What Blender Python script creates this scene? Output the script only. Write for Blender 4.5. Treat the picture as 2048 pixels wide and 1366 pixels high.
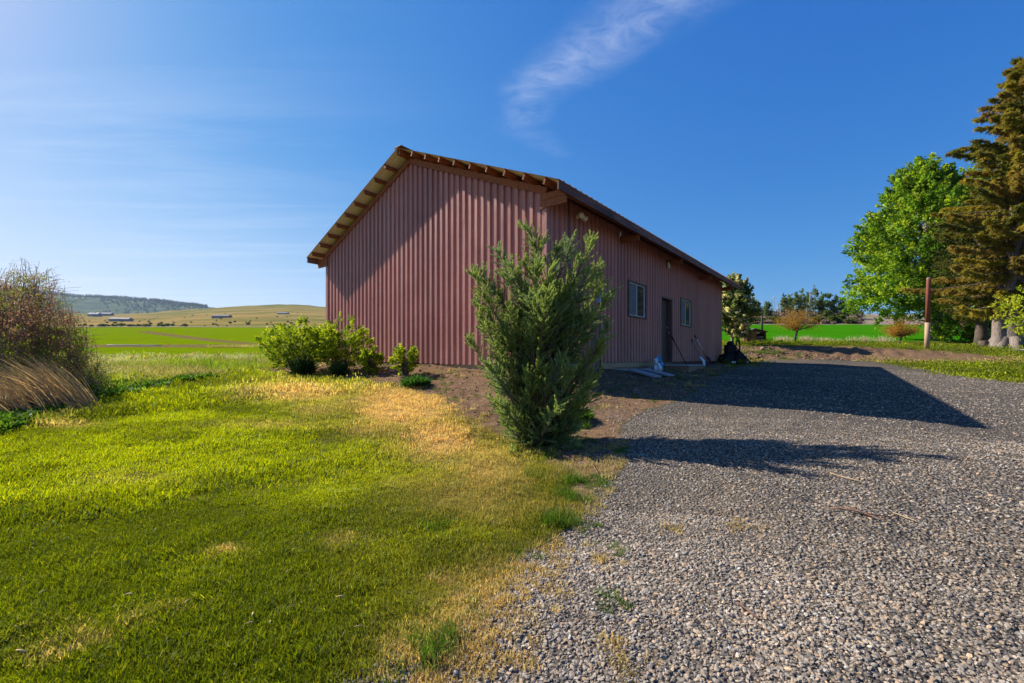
import bpy, bmesh, math, random
import numpy as np
from mathutils import Vector, Matrix

for o in list(bpy.data.objects): bpy.data.objects.remove(o)
SC = bpy.context.scene
COL = SC.collection
R = math.radians
random.seed(7); rng = np.random.default_rng(7)
EZ = 1.5            # eye height above the world origin
F, CX, HY = 865.0, 1024.0, 717.5     # focal length and horizon, in photo pixels

# ------------------------------------------------------------------ camera
cam = bpy.data.cameras.new('camera'); camo = bpy.data.objects.new('camera', cam); COL.objects.link(camo)
camo.location = (0, 0, EZ); camo.rotation_euler = (R(90), 0, 0)
cam.sensor_width = 36; cam.lens = F/2048*36
cam.shift_y = (HY-683)/2048
cam.clip_start = .05; cam.clip_end = 9000
SC.camera = camo

# ------------------------------------------------------------------ light
SUN_TRAVEL = Vector((1.93, -1.02, -1.60)).normalized()
sd = -SUN_TRAVEL
SUN_EL = math.asin(sd.z); SUN_AZ = math.atan2(sd.x, sd.y)   # clockwise from +Y
sl = bpy.data.lights.new('sun', 'SUN'); sl.energy = 5.0; sl.angle = R(.53); sl.color = (1, .93, .82)
so = bpy.data.objects.new('sun', sl); COL.objects.link(so)
so.rotation_euler = SUN_TRAVEL.to_track_quat('-Z', 'Y').to_euler(); so.location = (-30, 15, 40)
SC.view_settings.view_transform = 'Standard'; SC.view_settings.look = 'None'
SC.view_settings.gamma = 1; SC.view_settings.exposure = 0.95
SC.render.engine = 'CYCLES'
SC.cycles.max_bounces = 6; SC.cycles.transparent_max_bounces = 6; SC.cycles.diffuse_bounces = 3
SC.cycles.sample_clamp_indirect = 4

class NT:
    def __init__(s, tree): s.t = tree; s.n = tree.nodes; s.l = tree.links
    def new(s, typ, **kw):
        nd = s.n.new(typ)
        for k, v in kw.items():
            if k.startswith('i_'):
                key = k[2:]
                s.put(nd.inputs[int(key) if key.isdigit() else key.replace('_', ' ')], v)
            else: setattr(nd, k, v)
        return nd
    def put(s, sock, v):
        if isinstance(v, bpy.types.NodeSocket): s.l.new(v, sock)
        else:
            if sock.type == 'RGBA' and len(v) == 3: v = (*v, 1)
            sock.default_value = v
    def m(s, op, a, b=0., c=None, clamp=False):
        nd = s.n.new('ShaderNodeMath'); nd.operation = op; nd.use_clamp = clamp
        s.put(nd.inputs[0], a); s.put(nd.inputs[1], b)
        if c is not None: s.put(nd.inputs[2], c)
        return nd.outputs[0]
    def vm(s, op, a, b=None, sc=None):
        nd = s.n.new('ShaderNodeVectorMath'); nd.operation = op
        s.put(nd.inputs[0], a)
        if b is not None: s.put(nd.inputs[1], b)
        if sc is not None: s.put(nd.inputs['Scale'], sc)
        return nd.outputs['Value'] if op in ('LENGTH', 'DOT_PRODUCT', 'DISTANCE') else nd.outputs[0]
    def mix(s, fac, a, b, mode='MIX'):
        nd = s.n.new('ShaderNodeMix'); nd.data_type = 'RGBA'; nd.blend_type = mode
        s.put(nd.inputs[0], fac); s.put(nd.inputs[6], a); s.put(nd.inputs[7], b)
        return nd.outputs[2]
    def noise(s, vec, scale, detail=3., rough=.55, out=0, dist=0.):
        nd = s.n.new('ShaderNodeTexNoise')
        if vec is not None: s.l.new(vec, nd.inputs['Vector'])
        nd.inputs['Scale'].default_value = scale; nd.inputs['Detail'].default_value = detail
        nd.inputs['Roughness'].default_value = rough; nd.inputs['Distortion'].default_value = dist
        return nd.outputs[out]
    def ramp(s, v, lo, hi, a=0., b=1., smooth=False):
        nd = s.n.new('ShaderNodeMapRange'); nd.interpolation_type = 'SMOOTHSTEP' if smooth else 'LINEAR'
        s.put(nd.inputs[0], v)
        for i, x in enumerate((lo, hi, a, b)): s.put(nd.inputs[i+1], x)
        return nd.outputs[0]

W = bpy.data.worlds.new('World'); SC.world = W; W.use_nodes = True
w = NT(W.node_tree); w.n.clear()
sky = w.new('ShaderNodeTexSky', sky_type='NISHITA', sun_disc=False, sun_elevation=SUN_EL, sun_rotation=SUN_AZ,
            altitude=600, air_density=1.0, dust_density=.7, ozone_density=2.6)
dirv = w.new('ShaderNodeTexCoord').outputs['Generated']
sep = w.new('ShaderNodeSeparateXYZ', i_0=dirv)
zz = w.m('MAXIMUM', sep.outputs[2], .02)
px_ = w.m('DIVIDE', sep.outputs[0], zz); py_ = w.m('DIVIDE', sep.outputs[1], zz)   # a point on the flat cloud deck overhead
deck = w.new('ShaderNodeCombineXYZ', i_0=px_, i_1=py_).outputs[0]
warp = w.vm('SCALE', w.vm('SUBTRACT', w.noise(deck, 5., 4, .6, 1), (.5, .5, .5)), sc=.10)
dk = w.vm('ADD', deck, warp)
def seg(a, b, w0, w1):
    ab = (b[0]-a[0], b[1]-a[1], 0); L2 = ab[0]**2+ab[1]**2
    pa = w.vm('SUBTRACT', dk, (a[0], a[1], 0))
    t = w.m('DIVIDE', w.vm('DOT_PRODUCT', pa, ab), L2, clamp=True)
    foot = w.new('ShaderNodeVectorMath', operation='MULTIPLY', i_0=ab, i_1=w.new('ShaderNodeCombineXYZ', i_0=t, i_1=t, i_2=0.).outputs[0]).outputs[0]
    d = w.vm('LENGTH', w.vm('SUBTRACT', w.vm('MULTIPLY', pa, (1, 1, 0)), foot))
    return w.m('DIVIDE', d, w.ramp(t, 0, 1, w0, w1))
dmin = seg((.72, .80), (.36, 1.28), .17, .15)
for a in (((.36, 1.28), (.07, 1.62), .15, .12), ((.07, 1.62), (.035, 1.88), .12, .10), ((.035, 1.88), (.24, 2.10), .10, .06)):
    dmin = w.m('MINIMUM', dmin, seg(*a))
body = w.m('MULTIPLY', w.ramp(dmin, 1.35, 0., 0, 1, True), w.ramp(py_, 1.45, 2.05, 1, .25, True))
rot = w.new('ShaderNodeMapping', i_0=deck); rot.inputs['Rotation'].default_value = (0, 0, R(48)); rot.inputs['Scale'].default_value = (1.6, 2.6, 1)
fib = w.ramp(w.noise(rot.outputs[0], 4.2, 8, .66, 0, 1.2), .30, .78, .10, 1.)
streak = w.m('MULTIPLY', w.m('MULTIPLY', body, fib), .36)
mp = w.new('ShaderNodeMapping', i_0=deck); mp.inputs['Rotation'].default_value = (0, 0, R(-28)); mp.inputs['Scale'].default_value = (.16, 1.1, 1)
ci = w.ramp(w.noise(mp.outputs[0], 1.9, 7, .62, 0, .5), .50, .78, 0, .26)
leftm = w.ramp(px_, .2, -2.2, 0, 1, True)
el_m = w.ramp(sep.outputs[2], .05, .12, 0, 1, True)
ci = w.m('MULTIPLY', w.m('MULTIPLY', ci, leftm), el_m)
cl = w.m('ADD', streak, ci, clamp=True)
# grade of the clear sky: soft shoulder towards the sun, deeper blue away from it
ch = w.new('ShaderNodeSeparateColor', i_0=sky.outputs[0]); g_ = []
for k_, (t_, q_) in enumerate(((.105, 1.72), (.55, .85), (1.88, .38))):
    g_.append(w.m('MULTIPLY', w.m('POWER', ch.outputs[k_], q_), t_))
skyg = w.new('ShaderNodeCombineColor', i_0=g_[0], i_1=g_[1], i_2=g_[2]).outputs[0]
veil = w.m('MULTIPLY', w.m('MULTIPLY', w.ramp(sep.outputs[2], .42, .02, 0, 1, True), w.ramp(sep.outputs[0], .25, -.6, 0, 1, True)), .50)
skyg = w.mix(veil, skyg, (3.7, 4.1, 4.7))
skyc = w.mix(cl, skyg, (4.4, 4.7, 5.4))
bg = w.new('ShaderNodeBackground', i_Color=skyc); bg.inputs['Strength'].default_value = .105
wo = w.new('ShaderNodeOutputWorld'); w.l.new(bg.outputs[0], wo.inputs[0])

# ------------------------------------------------------------------ helpers
def P(px, py, Y): return Vector(((px-CX)/F*Y, Y, EZ+(HY-py)/F*Y))

def tag(o, label=None, cat=None, group=None, kind=None):
    if label: o['label'] = label
    if cat: o['category'] = cat
    if group: o['group'] = group
    if kind: o['kind'] = kind
    return o
def empty(name, loc, rz=0., label=None, cat=None, group=None):
    o = bpy.data.objects.new(name, None); COL.objects.link(o); o.location = loc; o.rotation_euler = (0, 0, rz)
    o.empty_display_size = .1
    return tag(o, label, cat, group)

def mat(name, color=(.5, .5, .5), rough=.6, metal=0., spec=.5, build=None):
    m = bpy.data.materials.new(name); m.use_nodes = True
    t = NT(m.node_tree); b = t.n['Principled BSDF']
    b.inputs['Base Color'].default_value = (*color, 1); b.inputs['Roughness'].default_value = rough
    b.inputs['Metallic'].default_value = metal; b.inputs['Specular IOR Level'].default_value = spec
    if build: build(t, b)
    return m
def bump(t, b, h, strength=.5, dist=.02):
    n = t.new('ShaderNodeBump', i_Height=h); n.inputs['Strength'].default_value = strength; n.inputs['Distance'].default_value = dist
    t.l.new(n.outputs[0], b.inputs['Normal'])
def objco(t): return t.new('ShaderNodeTexCoord').outputs['Object']
def noisy(name, c1, c2, scale=6., rough=.7, stretch=(1, 1, 1), bstr=.3, bdist=.01, lo=.35, hi=.65, c3=None, metal=0., spec=.4):
    def f(t, b):
        mp = t.new('ShaderNodeMapping', i_0=objco(t)); mp.inputs['Scale'].default_value = stretch
        n = t.noise(mp.outputs[0], scale, 5, .6)
        c = t.mix(t.ramp(n, lo, hi), c1, c2)
        if c3: c = t.mix(t.ramp(t.noise(mp.outputs[0], scale*.37, 4, .65), .56, .68), c, c3)
        t.l.new(c, b.inputs['Base Color']); bump(t, b, n, bstr, bdist)
    return mat(name, c1, rough, metal, spec, f)

class MB:
    def __init__(s): s.v = []; s.f = []; s.mi = []
    def box(s, a, b, m=0, fr=None):
        i = len(s.v)
        for z in (a[2], b[2]):
            for x, y in ((a[0], a[1]), (b[0], a[1]), (b[0], b[1]), (a[0], b[1])):
                p = Vector((x, y, z)); s.v.append(fr @ p if fr else p)
        for q in ((0, 3, 2, 1), (4, 5, 6, 7), (0, 1, 5, 4), (1, 2, 6, 5), (2, 3, 7, 6), (3, 0, 4, 7)):
            s.f.append([i+k for k in q]); s.mi.append(m)
        return s
    def beam(s, p, q, w_, h_, m=0, up=(0, 0, 1)):
        p, q = Vector(p), Vector(q); d = (q-p).normalized(); u = Vector(up)
        sx = d.cross(u).normalized(); su = sx.cross(d)
        fr = Matrix((( d.x, sx.x, su.x, p.x), (d.y, sx.y, su.y, p.y), (d.z, sx.z, su.z, p.z), (0, 0, 0, 1)))
        return s.box((0, -w_/2, -h_/2), ((q-p).length, w_/2, h_/2), m, fr)
    def tube(s, pts, rad, n=8, m=0, cap=True):
        pts = [Vector(p) for p in pts]
        if not hasattr(rad, '__len__'): rad = [rad]*len(pts)
        i0 = len(s.v); ref = Vector((.3, .2, 1)).normalized()
        for k, p in enumerate(pts):
            d = (pts[min(k+1, len(pts)-1)]-pts[max(k-1, 0)]).normalized()
            a = d.cross(ref)
            if a.length < .05: a = d.cross(Vector((1, 0, 0)))
            a.normalize(); b = d.cross(a)
            for j in range(n):
                an = 2*math.pi*j/n; s.v.append(p+rad[k]*(math.cos(an)*a+math.sin(an)*b))
        for k in range(len(pts)-1):
            for j in range(n):
                a = i0+k*n+j; b = i0+k*n+(j+1) % n
                s.f.append([a, b, b+n, a+n]); s.mi.append(m)
        if cap:
            s.f.append([i0+j for j in range(n)][::-1]); s.mi.append(m)
            s.f.append([i0+(len(pts)-1)*n+j for j in range(n)]); s.mi.append(m)
        return s
    def build(s, name, mats, parent=None, smooth=False, bevel=0.):
        me = bpy.data.meshes.new(name); me.from_pydata([tuple(v) for v in s.v], [], s.f); 
        if not isinstance(mats, (list, tuple)): mats = [mats]
        for m in mats: me.materials.append(m)
        me.polygons.foreach_set('material_index', s.mi)
        if smooth: me.polygons.foreach_set('use_smooth', [True]*len(me.polygons))
        bm = bmesh.new(); bm.from_mesh(me); bmesh.ops.recalc_face_normals(bm, faces=bm.faces); bm.to_mesh(me); bm.free()
        me.update()
        o = bpy.data.objects.new(name, me); COL.objects.link(o)
        if parent: o.parent = parent
        if bevel:
            bv = o.modifiers.new('bevel', 'BEVEL'); bv.width = bevel; bv.segments = 2; bv.limit_method = 'ANGLE'
        return o

def npmesh(name, V, Fc, m, parent=None, fcol=None, smooth=False, link=True, vcols=None):
    V = np.asarray(V, np.float32).reshape(-1, 3); Fc = np.asarray(Fc, np.int32); k = Fc.shape[1]
    me = bpy.data.meshes.new(name)
    me.vertices.add(len(V)); me.vertices.foreach_set('co', V.ravel())
    me.loops.add(Fc.size); me.loops.foreach_set('vertex_index', Fc.ravel())
    me.polygons.add(len(Fc)); me.polygons.foreach_set('loop_start', np.arange(0, Fc.size, k, dtype=np.int32))
    try: me.polygons.foreach_set('loop_total', np.full(len(Fc), k, np.int32))
    except Exception: pass
    if smooth: me.polygons.foreach_set('use_smooth', np.ones(len(Fc), bool))
    if fcol is not None:
        a = me.attributes.new('tint', 'FLOAT_COLOR', 'FACE')
        c = np.ones((len(Fc), 4), np.float32); c[:, :3] = fcol; a.data.foreach_set('color', c.ravel())
    if vcols:
        for nm, arr in vcols.items():
            a = me.attributes.new(nm, 'FLOAT_COLOR', 'POINT')
            c = np.ones((len(V), 4), np.float32); c[:, :arr.shape[1]] = arr; a.data.foreach_set('color', c.ravel())
    me.update(calc_edges=True); me.validate()
    me.materials.append(m)
    o = bpy.data.objects.new(name, me)
    if link: COL.objects.link(o)
    if parent: o.parent = parent
    return o

def unit(a): return a/np.maximum(np.linalg.norm(a, axis=-1, keepdims=True), 1e-9)
def rnd_dirs(n): return unit(rng.normal(size=(n, 3)))

def leaves(pos, axis, length, width, fold=.25):
    """diamond leaves: pos (n,3) root, axis (n,3) unit, length/width (n,)"""
    n = len(pos); side = unit(np.cross(axis, rnd_dirs(n))); nor = np.cross(side, axis)
    L = np.broadcast_to(length, (n,))[:, None]; Wd = np.broadcast_to(width, (n,))[:, None]
    V = np.empty((n, 4, 3)); V[:, 0] = pos; V[:, 2] = pos+axis*L
    mid = pos+axis*L*.45+nor*Wd*fold
    V[:, 1] = mid+side*Wd*.5; V[:, 3] = mid-side*Wd*.5
    return V.reshape(-1, 3), np.arange(n*4).reshape(n, 4)
def needles(pos, axis, length, width):
    n = len(pos); side = unit(np.cross(axis, rnd_dirs(n)))
    L = np.broadcast_to(length, (n,))[:, None]; Wd = np.broadcast_to(width, (n,))[:, None]
    V = np.empty((n, 3, 3)); V[:, 0] = pos-side*Wd*.5; V[:, 1] = pos+side*Wd*.5; V[:, 2] = pos+axis*L
    return V.reshape(-1, 3), np.arange(n*3).reshape(n, 3)

# value noise
_perm = rng.permutation(4096); _val = rng.random(4096)
def vnoise(x, y):
    xi = np.floor(x).astype(np.int64); yi = np.floor(y).astype(np.int64); xf = x-xi; yf = y-yi
    u = xf*xf*(3-2*xf); v = yf*yf*(3-2*yf)
    def h(a, b): return _val[(_perm[a & 4095]+b*57) & 4095]
    return (h(xi, yi)*(1-u)+h(xi+1, yi)*u)*(1-v)+(h(xi, yi+1)*(1-u)+h(xi+1, yi+1)*u)*v
def fbm(x, y, o=4):
    s = 0; a = .5; tot = 0
    for k in range(o):
        s = s+a*vnoise(x*2**k+17.3*k, y*2**k+9.1*k); tot += a; a *= .5
    return s/tot
def sstep(a, b, x): t = np.clip((x-a)/(b-a), 0, 1); return t*t*(3-2*t)

# ------------------------------------------------------------------ terrain height (relative to the eye)
CP = [(100, 1366, 1.68), (1024, 1366, 1.63), (1950, 1366, 1.60), (0, 1000, 3.75), (500, 1000, 3.8), (1000, 1000, 3.7),
      (1500, 1000, 3.25), (2048, 1000, 3.0), (1830, 918, 3.91), (1985, 858, 5.75), (1701, 827, 6.87), (1451, 809, 7.7), (1328, 798, 8.2),
      (1195, 787, 8.7), (1090, 890, 5.6), (1092, 745, 9.0), (1000, 747, 9.6), (930, 744, 10.3), (850, 733, 11.3), (700, 729, 13.2), (650, 726, 14.8),
      (950, 790, 8.0), (860, 775, 9.), (700, 760, 10.5), (560, 748, 12.), (800, 850, 6.3), (600, 850, 6.4), (400, 850, 6.5),
      (200, 850, 6.6), (0, 835, 7.3), (250, 785, 10.5), (450, 755, 12.5), (100, 760, 11.), (400, 727, 20), (200, 722, 28), (500, 719, 38),
      (1200, 736, 11.6), (1327, 733, 15), (1441, 727, 20.6), (1290, 752, 11.8), (1400, 745, 14), (1500, 728, 19), (1600, 760, 11.5),
      (1755, 733, 18.5), (2048, 765, 12), (1700, 719, 23.2), (1500, 719, 23.2), (2000, 720, 21), (1500, 691, 26.5), (1700, 692, 26.5), (1850, 698, 26.5),
      (2015, 701, 27), (1600, 685, 33), (1900, 688, 33), (2300, 715, 26), (-300, 790, 10), (-200, 740, 22), (2500, 760, 14)]
cp = np.array([[(a-CX)/F*Y, Y, (HY-b)/F*Y] for a, b, Y in CP])
cp = np.vstack([cp, [[0, -6, -1.35], [-8, -4, -1.4], [8, -4, -1.25], [-14, 2, -1.25], [13, 3, -1.05], [0, -25, -1.6], [-30, -10, -1.8], [30, -10, -1.], [3, 17, -.2], [-1, 22, -.2], [-5.5, 19, -.2], [6, 26, -.1]]])
def rk(r2): return np.sqrt(r2+.6**2)
_D = rk(((cp[:, None, :2]-cp[None, :, :2])**2).sum(-1)); n_ = len(cp)
_A = np.zeros((n_+3, n_+3)); _A[:n_, :n_] = _D-np.eye(n_)*.06; _A[:n_, n_] = 1; _A[:n_, n_+1:] = cp[:, :2]; _A[n_, :n_] = 1; _A[n_+1:, :n_] = cp[:, :2].T
_sol = np.linalg.solve(_A, np.concatenate([cp[:, 2], [0, 0, 0]]))
def near_h(x, y):
    out = _sol[n_]+_sol[n_+1]*x+_sol[n_+2]*y
    for i in range(n_): out = out+_sol[i]*rk((x-cp[i, 0])**2+(y-cp[i, 1])**2)
    return out
def far_h(x, y):
    yy = np.maximum(y, 1.); u = x/yy; px = CX+F*u
    wr = sstep(-.25, .3, u)
    left = .092*(y-41); right = .0986*(y-22.8)
    # left: hill beyond 230 m, ridge beyond 1500 m, both as tangent of elevation
    crest = np.interp(px, [-800, 0, 200, 300, 350, 400, 430, 470, 580, 656, 800, 1100], [.125, .110, .103, .1045, .111, .1165, .1190, .1215, .1255, .120, .105, .085])
    ridge = np.interp(px, [-900, 0, 150, 250, 330, 415, 450, 520], [.19, .165, .146, .139, .130, .1195, .115, .09])
    tb = .092*(230-41)/230.
    s1 = np.clip((y-230)/(1100-230), 0, 1)
    t1 = tb+(crest-tb)*s1**.75
    hl = np.where(y < 230, left, t1*np.maximum(y, 1))
    s2 = np.clip((y-1100)/400, 0, 1); hl = np.where(y > 1100, (crest*(1-.25*s2))*1100+ (y-1100)*.02, hl)
    s3 = sstep(1500, 2500, y); hl = np.where(y > 1500, hl*(1-s3)+ridge*y*s3, hl)
    hl = np.where(y > 2500, ridge*2500-(y-2500)*.1, hl)
    hr = np.where(y < 112, right, 0)
    tb2 = .0986*(112-22.8)/112; s4 = np.clip((y-112)/60, 0, 1)
    hr = np.where(y >= 112, (tb2+(.1035-tb2)*s4**.8)*y, hr)
    hr = np.where(y > 172, .1035*172+(y-172)*.0+0*x, hr)
    out = hl*(1-wr)+hr*wr
    return out
def height(x, y, detail=True):
    x = np.asarray(x, float); y = np.asarray(y, float)
    u = x/np.maximum(y, 1.)
    b = sstep(27, 38, y)*sstep(-.2, .2, u)+sstep(24, 44, y)*(1-sstep(-.2, .2, u))
    far = far_h(x, y)
    h = near_h(x, y)*(1-b)+far*b
    big = np.hypot(x, y)
    h = np.where(big > 60, far*sstep(-30, 10, y)+(1-sstep(-30, 10, y))*(-1.8), h)
    if detail:
        k = 1-sstep(60, 150, big)
        h = h+k*((fbm(x*.9, y*.9, 3)-.5)*.07+(fbm(x*5+40, y*5, 2)-.5)*.022)
        h = h+sstep(200, 500, big)*(fbm(x*.008, y*.008, 4)-.5)*big*.006
        # turned earth along the bank and the bed before the gable
        d = masks_dirt_bump(x, y)
        h = h+d*(fbm(x*7, y*7+5, 3)-.45)*.10
        bk = sstep(22.5, 23.6, y)*(1-sstep(26.0, 27.5, y))*sstep(.30, .36, u)*(1-sstep(1.02, 1.12, u))
        h = h+bk*((fbm(x*2.3, y*3.2, 4)-.5)*.38)
    return h
def pix(x, y, h):
    yy = np.maximum(y, .05)
    return CX+F*x/yy, HY-F*h/yy
def sdpoly(px, py, poly):
    """signed distance, positive inside"""
    poly = np.array(poly, float); n = len(poly); ins = np.zeros(px.shape, bool); d = np.full(px.shape, 1e9)
    for i in range(n):
        a = poly[i]; b = poly[(i+1) % n]; ab = b-a; L = (ab**2).sum()
        t = np.clip(((px-a[0])*ab[0]+(py-a[1])*ab[1])/L, 0, 1)
        d = np.minimum(d, np.hypot(px-a[0]-t*ab[0], py-a[1]-t*ab[1]))
        if a[1] != b[1]:
            c = ((a[1] > py) != (b[1] > py)) & (px < (b[0]-a[0])*(py-a[1])/(b[1]-a[1])+a[0]); ins ^= c
    return np.where(ins, d, -d)
GRAVEL = [(-3000, 6000), (300, 2200), (640, 1390), (800, 1300), (925, 1235), (1030, 1140), (1118, 1050), (1175, 990), (1215, 950), (1240, 890),
          (1262, 835), (1370, 795), (1425, 762), (1455, 738), (1500, 727), (1530, 718.5), (1640, 718), (1740, 722), (1820, 733), (1900, 748), (2048, 768), (2600, 800), (9000, 1200), (9000, 6000)]
DIRT = [(540, 740), (560, 752), (640, 756), (740, 768), (830, 782), (880, 800), (900, 830), (950, 850), (1010, 880), (1080, 905), (1130, 960), (1160, 1010), (1190, 990),
        (1260, 945), (1300, 880), (1310, 825), (1410, 790), (1440, 755), (1460, 725), (1350, 700), (700, 690), (640, 720)]
WEED = [(-4000, 1150), (-400, 860), (0, 845), (60, 822), (110, 815), (180, 792), (250, 788), (330, 770), (420, 758), (500, 746), (545, 744), (600, 730), (640, 705), (560, 500), (-4000, 500)]
DRY = [(820, 815, 105, 36, 1.35), (790, 790, 70, 20, 1.), (600, 785, 100, 20, .85), (875, 875, 75, 40, 1.15), (760, 850, 70, 25, .55), (640, 820, 60, 16, .4), (452, 1106, 38, 8, 1.2), (425, 1112, 22, 5, 1),
       (228, 1258, 14, 9, .9), (320, 1228, 26, 8, .6), (890, 1310, 110, 55, .95), (965, 1230, 80, 60, .85), (1030, 1160, 60, 50, .7), (980, 930, 80, 60, .5), (1000, 1010, 90, 30, .3),
       (145, 822, 40, 8, .8), (130, 850, 60, 8, .5), (130, 1290, 60, 16, .5), (270, 960, 90, 12, .25), (890, 1160, 30, 12, .5), (690, 1085, 60, 16, .3), (900, 990, 120, 40, .3), (560, 850, 130, 8, .3)]
def masks_dirt_bump(x, y):
    h0 = near_h(x, y); px, py = pix(x, y, h0)
    m = np.clip(sdpoly(px, py, DIRT)/25+.2, 0, 1)*(y > 3)*(y < 14)
    return m*sstep(-.2, .25, px/1300-.6)*0+m*.6*(px < 1180)
def zones(x, y, h):
    px, py = pix(x, y, h); fr = y > .6
    wob = (fbm(x*2.1, y*2.1, 4)-.5)*100*np.clip(3/np.maximum(y, 1), .12, 1.5)
    g = sdpoly(px+wob, py+wob*.3, GRAVEL); g = np.where(fr, g, (x+.6+.3*y)*200)
    d = sdpoly(px+wob, py, DIRT); d = np.where(fr, d, -500)
    wd = sdpoly(px, py+wob*.3, WEED); wd = np.where(fr, wd, -500)
    sc = np.clip(4.5*865/np.maximum(y, 1)*.05, 2, 120)
    gravel = np.clip(g/sc+.5, 0, 1); dirt = np.clip(d/sc+.5, 0, 1); weed = np.clip(wd/sc+.5, 0, 1)
    dirt = dirt*(y < 24)*(y > 0)
    u = x/np.maximum(y, 1)
    # bank of turned earth beyond the drive
    top = np.interp(px, [1400, 1600, 1750, 1880, 1960, 2030], [692, 691, 695, 701, 709, 717.5])
    bot = np.interp(px, [1400, 1500, 1600, 1800, 1960, 2030], [720, 718, 718, 723, 723.5, 718])
    wb = (fbm(x*1.1, y*1.1, 4)-.5)*5
    bank = np.clip(np.minimum(py+wb-top, bot-py-wb)/1.5+.5, 0, 1)*(px > 1400)*(px < 2035)*(y > 18)*(y < 29)
    dry = np.zeros_like(x)
    for cx, cy, rx, ry, s in DRY: dry = np.maximum(dry, s*np.exp(-(((px-cx)/rx)**2+((py-cy)/ry)**2)**1.1))
    dry = np.where(fr, dry, 0); dry = np.clip(dry*(.55+.9*fbm(x*4, y*4, 4)), 0, 1)
    dry = np.maximum(dry, .75*sstep(14, 22, y)*(1-sstep(26, 30, y))*sstep(.6, .5, (py-718)/14)*(px > 1400)*(py > 717)*fbm(x*.7, y*1.6, 3)*1.3)
    left = u < .05
    field = np.where(left, ((y > 44) & (y < 57)) | ((y > 64) & (y < 193)), (y > 38.5) & (y < 112)).astype(float)
    strip = sdpoly(px, py, [(270, 664), (300, 662.5), (400, 675), (520, 687), (560, 690), (560, 694), (520, 692), (400, 681)])
    field = field*(1-((strip > 0) & left & (y < 200)))
    hill = ((y >= 193) & left) | ((y >= 112) & ~left)
    weed = np.where(left & (y > 22) & (y < 230), np.maximum(weed, 1-field), weed)*(1-hill)
    return dict(gravel=gravel, dirt=np.maximum(dirt*(1-gravel), bank), dry=dry, weed=weed*(1-field), field=field, hill=hill.astype(float), bank=bank, px=px, py=py)

def ground_pt(px, py, y0=1.2, y1=60.):
    ys = np.geomspace(y0, y1, 1500); xs = (px-CX)/F*ys
    d = (HY-py)/F*ys-height(xs, ys)
    k = np.argmax(d < 0)
    return Vector((xs[k], ys[k], EZ+float(height(xs[k], ys[k]))))
def gz(x, y): return EZ+float(height(np.array([x]), np.array([y]))[0])
def on(px, Y, dz=0.):
    x = (px-CX)/F*Y; return Vector((x, Y, gz(x, Y)+dz))

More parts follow.
